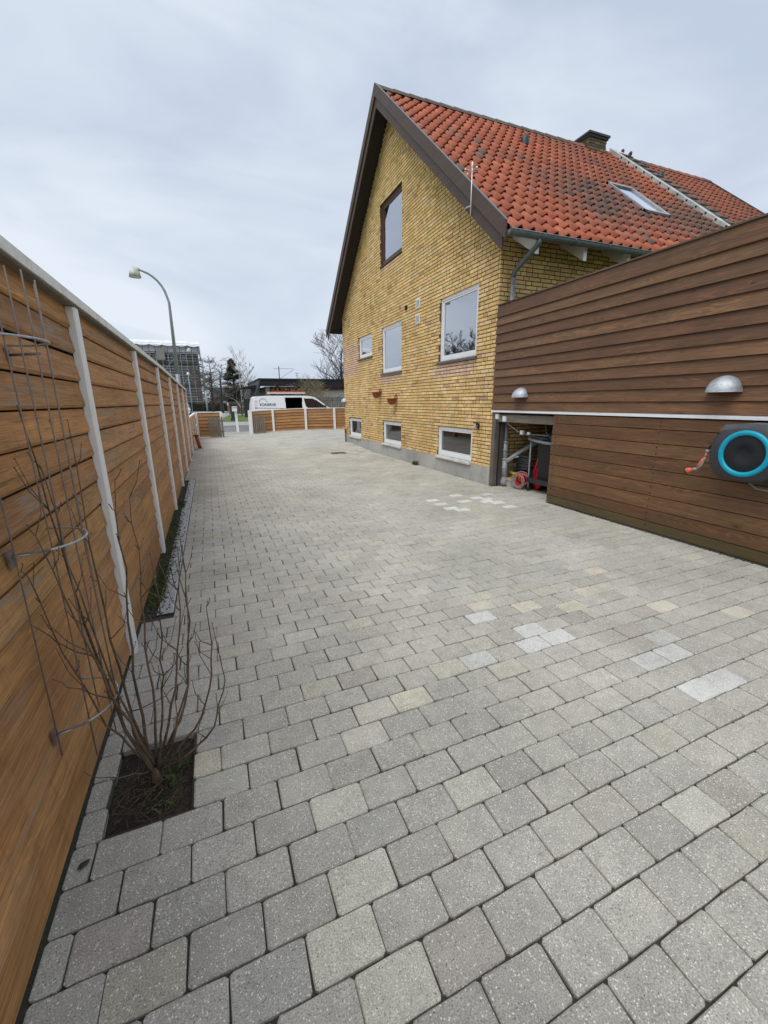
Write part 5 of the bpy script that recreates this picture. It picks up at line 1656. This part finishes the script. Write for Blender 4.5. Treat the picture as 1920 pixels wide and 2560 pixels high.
for args in ((prof_[0][0] + .001, door[0]), (door[1], prof_[14][0] - .001), (door[0], door[1], None, door[2]), (door[0], door[1], door[3], None)):
    if len(args) == 2: v_, f_ = side_poly(*args)
    elif args[2] is None: v_, f_ = side_poly(args[0], args[1], None, args[3])
    else: v_, f_ = side_poly(args[0], args[1], args[2], None)
    m.add(v_, f_, False)
body = m.obj('body', M['vanwhite'], t)
m = MB().box(door[0] + .0, door[1] - .0, -.6, .7, door[2] + .02, 1.84)
m = MB()
x0, x1, z0, z1 = door
m.add([(x0 - .9, .75, z0), (x1 + .2, .75, z0), (x1 + .2, .75, 1.84), (x0 - .9, .75, 1.84), (x0 - .9, -.8, z0), (x1 + .2, -.8, z0), (x1 + .2, -.8, 1.84), (x0 - .9, -.8, 1.84)], [(0, 1, 2, 3), (0, 1, 5, 4), (0, 3, 7, 4), (1, 2, 6, 5), (3, 2, 6, 7)])
m.obj('load_space', M['cavity'], t)
MB().box(x0 + .1, x0 + .5, -.5, .3, z0 + .02, 1.1).box(x0 + .55, x1 - .1, -.3, .4, z0 + .02, 1.2).obj('load_rack', M['dark'], t)
fr_ = MB()
fr_.bar((x0, -.935, z0), (x0, -.86, z1), .03, .03).bar((x1, -.935, z0), (x1, -.86, z1), .03, .03).bar((x0, -.862, z1), (x1, -.862, z1), .03, .03)
fr_.obj('door_frame', M['dark'], t)
def Yv(z): return -(.95 - (0 if z < 1.1 else (z - 1.1) * .14)) - .006
win = [(5.42, 1.74), (5.95, 1.73), (6.2, 1.62), (6.85, 1.17), (6.5, 1.13), (5.65, 1.15), (5.5, 1.3)]
MB().add([(x - 4.8, Yv(z), z) for x, z in win], [tuple(range(len(win)))[::-1]]).obj('side_window', M['carglass'], t)
MB().add([(6.16 - 4.8, -.78, 1.79), (6.16 - 4.8, .78, 1.79), (6.88 - 4.8, .86, 1.25), (6.88 - 4.8, -.86, 1.25)], [(0, 1, 2, 3)]).obj('windscreen', M['carglass'], t)
MB().box(3.95 - 4.8, 4.2 - 4.8, Yv(1.1) - .02, Yv(1.1), 1.12, 1.15).obj('door_handle', M['dark'], t)
MB().bar((2.55 - 4.8, Yv(1.2), 1.22), (4.28 - 4.8, Yv(1.18), 1.16), .012, .02).obj('side_rail', M['greyplastic'], t)
MB().prism([(6.55 - 4.8, 1.12), (6.72 - 4.8, 1.12), (6.72 - 4.8, 1.3), (6.6 - 4.8, 1.32)], 1, -1.16, -1.0).obj('wing_mirror', M['dark'], t)
for x in (3.2, 6.75):
    for y in (-.85, .85):
        w = MB().lathe([(.2, -.1), (.31, -.1), (.33, -.07), (.33, .07), (.31, .1), (.2, .1)], (x - 4.8, y, .33), 'Y', 24).obj('wheel', M['blk'], t)
        MB().lathe([(0, -.08), (.19, -.09), (.2, -.05), (.2, .05), (.19, .09), (0, .08)], (x - 4.8, y, .33), 'Y', 20).obj('rim', M['greyplastic'], w)
MB().box(2.24 - 4.8, 2.32 - 4.8, -.85, .85, .4, .6).box(7.6 - 4.8, 7.7 - 4.8, -.85, .85, .35, .62).obj('bumper', M['dark'], t)
MB().add([(2.325 - 4.8, -.93, .95), (2.40 - 4.8, -.9, 1.42), (2.46 - 4.8, -.905, 1.42), (2.4 - 4.8, -.945, .95)], [(0, 1, 2, 3)]).obj('tail_light', M['redplastic'], t)
def text(s_, x, y, z, size, mat, parent, name='lettering'):
    c = bpy.data.curves.new(name, 'FONT'); c.body = s_; c.size = size; c.extrude = .002; c.offset = .0015
    c.materials.append(mat)
    o = bpy.data.objects.new(name, c); COL.objects.link(o); o.parent = parent
    me = bpy.data.meshes.new_from_object(o)
    p_ = o.parent
    bpy.data.objects.remove(o)
    o = bpy.data.objects.new(name, me); COL.objects.link(o); o.parent = p_
    o.location = (x, y, z); o.rotation_euler = (math.radians(90 - 8), 0, 0)
    return o
text('KONERNE', 2.80 - 4.8, Yv(1.33) - .006, 1.33, .20, M['ink'], t)
ar = MB().tube([(3.0 - 4.8 + .23 * math.cos(a), Yv(1.5 + .24 * math.sin(a)) - .008, 1.50 + .24 * math.sin(a)) for a in [math.pi * k / 12 for k in range(13)]], .007, 5)
ar.obj('arc_mark', M['ink'], t)
lm = MB()
for xx in (2.53, 2.62): lm.bar((xx - 4.8, Yv(1.16) - .004, 1.16), (xx - 4.8 + .02, Yv(1.66) - .004, 1.62), .006, .018)
for k in range(2): lm.bar((2.53 - 4.8 + .02 * k, Yv(1.2 + k * .4) - .004, 1.2 + k * .41), (2.63 - 4.8 + .02 * k, Yv(1.2 + k * .4) - .004, 1.2 + k * .41), .006, .018)
lm.obj('ladder_emblem', M['inkred'], t)
for x in (3.5, 5.35):
    MB().box(x - .03 - 4.8, x + .03 - 4.8, -.75, .75, 1.96, 2.0).box(x - .03 - 4.8, x + .03 - 4.8, -.78, -.72, 1.88, 1.98).box(x - .03 - 4.8, x + .03 - 4.8, .72, .78, 1.88, 1.98).obj('roof_bar', M['dark'], t)
for (yy, zz, lab, mt) in ((-.55, 2.06, 'near aluminium ladder with orange ends lying on the van roof', M['galvl'] if 'galvl' in M else M['upvc']), (-.05, 2.08, 'second ladder lying on the van roof behind the first', M['upvc'])):
    l_ = thing('roof_ladder', lab, 'ladder', (3.4, 27 + yy, zz), 0, 'ladders on the van roof', local=True)
    for (dy, dz_, mm3) in ((-.18, 0, M['upvc']), (.18, 0, M['upvc']), (-.18, .06, M['orange'])):
        MB().box(0, 2.15, dy - .015, dy + .015, dz_ - .035, dz_ + .02).obj('ladder_rail', mm3, l_)
    for k in range(9):
        MB().tube([(.1 + k * .24, -.18, 0), (.1 + k * .24, .18, 0)], .014, 6).obj('rung', M['inkred'] if k % 3 == 0 else M['upvc'], l_)
# ------------------------------------------------------------------ parked car by the fence end
t = thing('parked_car', 'small white car with dark windscreen parked far down the side street', 'car', (-2.95, 58, .06), local=True)
pr = [(-.88, .3), (-.9, .75), (-.84, .92), (-.7, 1.42), (-.55, 1.5), (.55, 1.5), (.7, 1.42), (.84, .92), (.9, .75), (.88, .3)]
m = MB(); n = len(pr)
rows = []
for (y, k, zt) in ((-2.0, .93, .72), (-1.95, 1, .9), (-1.1, 1, .95), (-.55, .98, 1.5), (1.0, .98, 1.5), (1.7, .98, 1.0), (2.05, .95, .9)):
    rows.append([(x * k, y, min(z, zt)) for x, z in pr])
vs = [v for r_ in rows for v in r_]
fs = [(i * n + k, i * n + (k + 1) % n, (i + 1) * n + (k + 1) % n, (i + 1) * n + k) for i in range(len(rows) - 1) for k in range(n)] + [tuple(range(n)), tuple(range(6 * n, 7 * n))]
m.add(vs, fs, True); m.obj('body', M['vanwhite'], t)
MB().add([(-.72, -1.12, .98), (.72, -1.12, .98), (.58, -.62, 1.45), (-.58, -.62, 1.45)], [(0, 1, 2, 3)]).obj('windscreen', M['bluecar'], t)
MB().box(-.5, .5, -2.03, -2.0, .45, .62).obj('grille', M['dark'], t)
MB().add([(.905, -1.0, .95), (.905, 1.4, .95), (.74, .9, 1.42), (.74, -.5, 1.42)], [(0, 1, 2, 3)]).obj('side_window', M['bluecar'], t)
for x in (-.72, .72): MB().box(x - .14, x + .14, -2.03, -1.99, .64, .76).obj('headlight', M['upvc'], t)
for x in (-.82, .82):
    for y in (-1.3, 1.35): MB().lathe([(0, -.1), (.3, -.1), (.31, .1), (0, .1)], (x, y, .31), 'X', 18).obj('wheel', M['blk'], t)

# ------------------------------------------------------------------ black-roofed bungalow behind the van
t = thing('black_roofed_bungalow', 'low white brick building with deep black flat roof edge behind the van', 'building', (5, 45, 0))
m = MB().box(5.6, 30, 45.6, 58, 0, 3.1)
wl = m.obj('wall', M['whitebrick'], t)
rest = MB()
z = .05; row = 0
while z < 3.05:
    x = 8.5 - (0 if row % 2 else .3)
    while x < 20:
        rest.box(x, x + .56, 45.585, 45.6, z, z + .13); x += .6
    z += .155; row += 1
rest.obj('brick_field', M['whitebrick'], wl, kind='stuff')
MB().prism([(45.0, 3.12), (45.35, 3.12), (45.35, 3.7), (45.0, 3.7)], 0, 5.0, 30.4).obj('fascia', M['roofblack'], t)
for k in range(4):
    MB().box(5.0, 30.4, 44.965, 44.998, 3.14 + k * .14, 3.14 + k * .14 + .12).obj('fascia_board', M['roofblack'], t)
MB().box(4.9, 30.5, 44.9, 58.3, 3.72, 3.87).obj('roof', M['roofblack'], t)
MB().hexa([(4.5, 44.9, 2.2), (4.75, 44.9, 2.2), (4.75, 58, 2.2), (4.5, 58, 2.2), (4.98, 44.9, 3.8), (5.15, 44.9, 3.8), (5.15, 58, 3.8), (4.98, 58, 3.8)]).obj('sloping_side', M['darkgrey'], t)
MB().box(10.5, 30, 45.3, 45.59, 2.78, 3.05).obj('red_beam', simple('dark_red_beam', (0.12, 0.02, 0.02), 0.7), t)
MB().box(6.0, 9.9, 45.3, 45.58, 2.3, 3.1).obj('recess_shade', M['cavity'], t)  # black box before the wall stands in for shade below the fascia
MB().box(6.6, 6.85, 45.15, 45.29, 2.2, 3.3).obj('red_post', simple('dark_red_post', (0.2, 0.03, 0.025), 0.7), t)
t = thing('open_shelter', 'low flat-roofed shelter on thin posts left of the black-roofed building', 'shelter', (4, 47, 0))
MB().hexa([(3.3, 46.5, 2.95), (5.2, 46.5, 3.05), (5.2, 52, 3.05), (3.3, 52, 2.95), (3.3, 46.5, 3.07), (5.2, 46.5, 3.35), (5.2, 52, 3.35), (3.3, 52, 3.07)]).obj('roof', M['roofblack'], t)
for (x, y) in ((3.5, 46.8), (3.5, 51.6), (4.6, 46.8)): MB().box(x - .06, x + .06, y - .06, y + .06, 0, 2.98).obj('post', M['darkgrey'], t)
MB().box(3.5, 4.8, 46.85, 46.95, 0, 1.9).obj('panel', M['darkgrey'], t)
t = thing('picket_fence', 'tall weathered grey picket fence between the van and the building', 'fence', (7, 38.5, 0))
x = 7.4
while x < 17:
    MB().paint(jit((0.14, 0.125, 0.11), .25)).box(x, x + .13, 38.5, 38.53, .07, 1.97 + R.uniform(-.02, .02)).obj('picket', M['greywood'], t); x += .165
for z in (.5, 1.6): MB().paint((.13, .12, .1)).box(7.4, 17, 38.53, 38.58, z, z + .09).obj('rail', M['greywood'], t)
t = thing('board_fence', 'far grey board fence behind the bare birch', 'fence', (3.4, 70, 0))
x = 3.0
while x < 8:
    MB().paint(jit((0.12, 0.1, 0.085), .2)).box(x, x + .2, 70, 70.04, .05, 1.75).obj('board', M['greywood'], t); x += .215
t = thing('aerial_pole', 'thin pole with cross aerials above the black roof', 'aerial', (9.2, 60, 0))
MB().tube([(9.3, 60, 0), (9.3, 60, 6.2)], .06, 6).obj('pole', M['darkgrey'], t)
MB().tube([(8.6, 60, 5.9), (11.2, 60, 5.95)], .02, 5).tube([(9.3, 60, 4.6), (11.4, 60, 5.9)], .02, 5).obj('cross_arm', M['darkgrey'], t)
t = thing('roof_aerial', 'small aerial behind the black roof, right of the thin pole', 'aerial', (10.8, 52, 0))
MB().tube([(10.9, 56, 3.8), (10.9, 56, 5.2)], .03, 5).tube([(10.6, 56, 5.1), (11.2, 56, 5.1)], .02, 5).tube([(10.7, 56, 4.8), (11.1, 56, 4.8)], .02, 5).obj('mast', M['darkgrey'], t)
t = thing('far_bungalow', 'far low reddish brick house behind the bare trees', 'house', (0, 92, 0))
MB().box(1.2, 12, 92, 98, 0, 2.6).obj('wall', M['pinkbrick'], t)
MB().prism([(91.5, 2.6), (98.5, 2.6), (95, 4.6)], 0, .8, 12.4).obj('roof', M['darkgrey'], t)
for x in (2.5, 5.0, 7.6): MB().box(x, x + 1.3, 91.95, 91.999, 1.0, 2.1).obj('window', M['upvc'], t)

# scaffolded block ------------------------------------------------------------
t = thing('scaffolded_block', 'five-storey block wrapped in scaffolding under a white tarpaulin roof', 'building', (-10, 95, 0))
MB().box(-26, -.9, 96, 110, 0, 11).obj('wall', M['scaffwall'], t)
for f in range(5):
    z = .9 + f * 2.25
    x = -25
    while x < -2:
        MB().box(x, x + 1.4, 95.93, 95.999, z, z + 1.2).obj('window', M['carglass'], t); x += 2.6
MB().box(-26.2, -.55, 94.0, 94.08, 10.8, 12.35).obj('upper_sheet', M['net'], t)
MB().box(-.6, -.5, 94.0, 108, 10.8, 12.35).obj('side_sheet', M['net'], t)
m = MB()
for k in range(12):       # tarpaulin bays with scalloped edge
    xa = -26.2 + k * 2.15; xb = xa + 2.12
    mb = MB()
    g = 6; vs = []
    for i in range(g + 1):
        u = i / g; sag = -.22 * math.sin(math.pi * u)
        x = xa + (xb - xa) * u
        vs += [(x, 93.6, 12.3 + sag), (x, 97, 13.5 + sag * .5), (x, 101, 14.0 + sag * .2)]
    mb.add(vs, [(i * 3 + k2, (i + 1) * 3 + k2, (i + 1) * 3 + k2 + 1, i * 3 + k2 + 1) for i in range(g) for k2 in range(2)], True)
    mb.obj('tarpaulin', M['tarp'], t)
MB().box(-26, -.6, 94.2, 108, 12.2, 12.3).obj('roof_deck', M['scaffdark'], t)
pl = MB()
x = -26
for f in range(6):
    z = .8 + f * 2.05
    MB().box(-26, -.4, 94.0, 95.2, z - .1, z).obj('walkway', M['net'] if f % 2 else M['scaffdark'], t)
while x < 0:
    pl.box(x - .04, x + .04, 94.0, 94.08, 0, 12.3); pl.box(x - .04, x + .04, 95.1, 95.18, 0, 12.3); x += 1.05
for f in range(6):
    z = .8 + f * 2.05
    for dz_ in (.5, 1.0, 1.5): pl.box(-26, -.4, 93.97, 94.03, z + dz_, z + dz_ + .06)
for k in range(14):
    x = -22 + k * 1.7
    if k % 3 == 0: pl.bar((x, 93.95, 8), (x + 1.9, 93.95, 10.2), .06, .06)
    if k % 3 == 1: pl.bar((x, 93.95, 4), (x + 1.9, 93.95, 6.2), .06, .06)
for k in range(8): pl.box(-.45, -.37, 94 + k * 1.7, 94.08 + k * 1.7, 0, 12.3)
for f in range(6):
    for dz_ in (0, 1.0): pl.box(-.45, -.39, 94, 107, .8 + f * 2.05 + dz_, .88 + f * 2.05 + dz_)
pl.obj('scaffold_tubes', M['scaffpipe'], t, kind='stuff')
MB().box(-8.0, -6.6, 93.7, 93.8, 9.6, 11.6).obj('hoist_panel', M['scaffwall'], t)

# ------------------------------------------------------------------ trees
def branch(mb, tw, p, d, L, r, depth, rng, spread, upw, maxd, minr):
    n = 4
    pts = [p]; q = p; dd = d
    for i in range(n):
        dd = (dd + Vector((rng.gauss(0, .13), rng.gauss(0, .13), rng.gauss(0, .08) + upw * .06))).normalized()
        q = q + dd * L / n
        pts.append(q)
    r1_ = max(minr, r * .58)
    tgt = mb if r > minr * 2.2 else tw
    tgt.tube(pts, [r + (r1_ - r) * i / n for i in range(n + 1)], 6 if depth < 2 else 3, cap=False)
    if depth >= maxd: return
    kids = rng.randint(3, 4) if depth < maxd - 1 else rng.randint(3, 5)
    for k in range(kids):
        i = rng.randint(1, n) if k else n
        a = rng.uniform(0, 6.28)
        ax = Vector((math.cos(a), math.sin(a), 0))
        nd = (dd * (1.0 - spread * .35) + ax * spread * rng.uniform(.5, 1.1) + Vector((0, 0, upw * rng.uniform(0, .5)))).normalized()
        branch(mb, tw, pts[i], nd, L * rng.uniform(.58, .8), max(minr, r * rng.uniform(.42, .62)), depth + 1, rng, spread, upw, maxd, minr)
def bare_tree(label, x, y, H, r, seed, bark='treebark', twig='twig', spread=.7, upw=.5, maxd=5, minr=.012, trunkf=.3, clear=.18, z0=.0, name='bare_tree', grp='bare trees beyond the street'):
    rng = random.Random(seed)
    t = thing(name, label, 'tree', (x, y, z0), 0, grp)
    mb = MB(); tw = MB()
    base = Vector((x, y, z0 - .05))
    # main leader with side limbs
    pts = [base]; q = base; d = Vector((rng.gauss(0, .03), rng.gauss(0, .03), 1))
    n = 9
    for i in range(n):
        d = (d + Vector((rng.gauss(0, .05), rng.gauss(0, .05), .3))).normalized()
        q = q + d * H * .8 / n; pts.append(q)
    mb.tube(pts, [r * (1 - .8 * i / n) for i in range(n + 1)], 8)
    for i in range(max(1, int(n * clear)), n + 1):
        for k in range(2 if i < n else 3):
            a = rng.uniform(0, 6.28)
            nd = Vector((math.cos(a) * spread, math.sin(a) * spread, upw)).normalized()
            L = H * trunkf * (1.05 - .5 * i / n) * rng.uniform(.7, 1.1) * .5
            branch(mb, tw, pts[i], nd, L, r * (1 - .8 * i / n) * .45, 2, rng, spread, upw, maxd, minr)
    mb.obj('trunk', M[bark], t)
    tw.obj('twigs', M[twig], t)
    return t
bare_tree('tall bare tree beside the scaffolded block', .75, 74, 9.4, .22, 3, spread=.9, upw=.2, maxd=5, minr=.016, trunkf=.55)
bare_tree('gnarled bare tree left of the dark pine', 1.9, 70, 6.8, .26, 5, spread=1.0, upw=.25, maxd=5, minr=.016, trunkf=.7, clear=.35)
bare_tree('white-barked birch with thin drooping twigs before the dark pine', 4.45, 66, 9.2, .12, 8, 'birchbark', 'twig2', spread=.6, upw=.6, maxd=4, minr=.010, trunkf=.5, name='birch_tree')
bare_tree('thin pale bare tree right of the dark pine', 6.1, 72, 8.0, .09, 9, 'birchbark', 'twig', spread=.6, upw=.6, maxd=4, minr=.010, trunkf=.45)
bare_tree('wide bare tree rising behind the black roof next to the house', 18.2, 60, 10.3, .3, 12, spread=.85, upw=.55, maxd=5, minr=.016, trunkf=.75, clear=.2)
bare_tree('second bare tree close behind the house corner', 21.5, 62, 10.0, .28, 14, spread=.8, upw=.5, maxd=5, minr=.016, trunkf=.7, clear=.2)
bare_tree('low ochre bare bush in front of the black-roofed building', 8.4, 41, 3.3, .07, 21, 'treebark', 'twig2', spread=1.0, upw=.45, maxd=5, minr=.007, trunkf=1.0, clear=.05, name='bare_bush', grp='bare bushes before the building')
bare_tree('ochre bare bush near the picket fence', 9.6, 41.5, 3.1, .07, 22, 'treebark', 'twig2', spread=1.0, upw=.45, maxd=5, minr=.007, trunkf=1.0, clear=.05, name='bare_bush', grp='bare bushes before the building')
bare_tree('thin bare tree between gnarled tree and scaffolding', -.2, 84, 7.4, .14, 31, spread=.8, upw=.4, maxd=4, minr=.014, trunkf=.5)
# tree seen only in the window reflection, hidden by the fence
bare_tree('bushy bare tree in the neighbouring garden, mirrored in the big window', -10.6, 31, 5.9, .2, 41, spread=.9, upw=.6, maxd=6, minr=.012, trunkf=.8, clear=.2, grp='trees in the neighbouring garden')
# pine
rng = random.Random(77)
t = thing('pine_tree', 'dark evergreen pine standing among the bare trees', 'tree', (4.0, 72, 0))
mb = MB().tube([(4.0, 72, 0), (4.05, 72, 4), (4.0, 72, 7.6)], [.2, .14, .04], 8)
fo = MB()
for i in range(95):
    h = 1.6 + 6.3 * rng.random() ** 1.25; f = (h - 1.5) / 6.4
    Rm = 2.3 * (1 - f) ** .7 * rng.uniform(.5, 1.08) + .12
    if f < .25: Rm *= .8
    a = rng.uniform(0, 6.28)
    e = Vector((4.0 + Rm * math.cos(a), 72 + Rm * math.sin(a), h + rng.uniform(-.1, .35)))
    s_ = Vector((4.02, 72, h - .15))
    mb.tube([s_, (s_ + e) / 2 + Vector((0, 0, .05)), e], [.04, .025, .01], 4)
    for k in range(75):
        u = rng.uniform(.3, 1.05)
        p = s_ + (e - s_) * u + Vector((rng.gauss(0, .17), rng.gauss(0, .17), rng.gauss(0, .12)))
        d = Vector((rng.gauss(0, 1), rng.gauss(0, 1), rng.gauss(.3, .6))).normalized() * rng.uniform(.16, .34)
        w = Vector((rng.gauss(0, 1), rng.gauss(0, 1), rng.gauss(0, 1))).cross(d).normalized() * rng.uniform(.03, .07)
        fo.add([tuple(p - w), tuple(p + w), tuple(p + d)], [(0, 1, 2)])
mb.obj('trunk', M['treebark'], t); fo.obj('crown', M['needles'], t)
def hedge(label, x0, x1, y0, y1, h, seed, nleaf=5000, mat='hedge'):
    rng = random.Random(seed)
    m = MB().box(x0 + .1, x1 - .1, y0 + .1, y1 - .1, 0, h - .1)
    t = thing('hedge', label, 'hedge', ((x0 + x1) / 2, y0, 0))
    m.obj('core', M[mat], t)
    f = MB()
    for k in range(nleaf):
        x = rng.uniform(x0, x1); z = rng.uniform(0, h); y = y0 + rng.gauss(0, .06)
        if rng.random() < .25: z = h + rng.gauss(0, .05); y = rng.uniform(y0, y1)
        d = Vector((rng.gauss(0, 1), rng.gauss(0, 1), rng.gauss(0, 1))).normalized() * .11
        w = Vector((rng.gauss(0, 1), rng.gauss(0, 1), rng.gauss(0, 1))).cross(d).normalized() * .05
        f.add([(x - w.x, y - w.y, z - w.z), (x + w.x, y + w.y, z + w.z), (x + d.x, y + d.y, z + d.z)], [(0, 1, 2)])
    f.obj('leaves', M[mat], t)
hedge('long dark clipped hedge across the end of the side street', -30, 3.4, 86, 87.2, 1.6, 5, 9000)
# distant belt of trees behind everything
rng = random.Random(9)
f = MB()
for k in range(16000):
    x = rng.uniform(-40, 120); hh = 3.2 + 1.6 * math.sin(x * .21) + 1.1 * math.sin(x * .53 + 1)
    if 2 < x < 14: hh *= .75
    z = abs(rng.gauss(0, 1)) * hh * .5; y = 140 + rng.gauss(0, 2)
    d = Vector((rng.gauss(0, .6), rng.gauss(0, .4), rng.gauss(.8, .6))).normalized() * rng.uniform(.5, 1.3)
    w = d.cross(Vector((0, 1, 0))).normalized() * rng.uniform(.03, .12)
    f.add([(x - w.x, y, z - w.z), (x + w.x, y, z + w.z), (x + d.x, y + d.y, z + d.z)], [(0, 1, 2)])
f.obj('distant_woodland', M['twig'], kind='stuff')
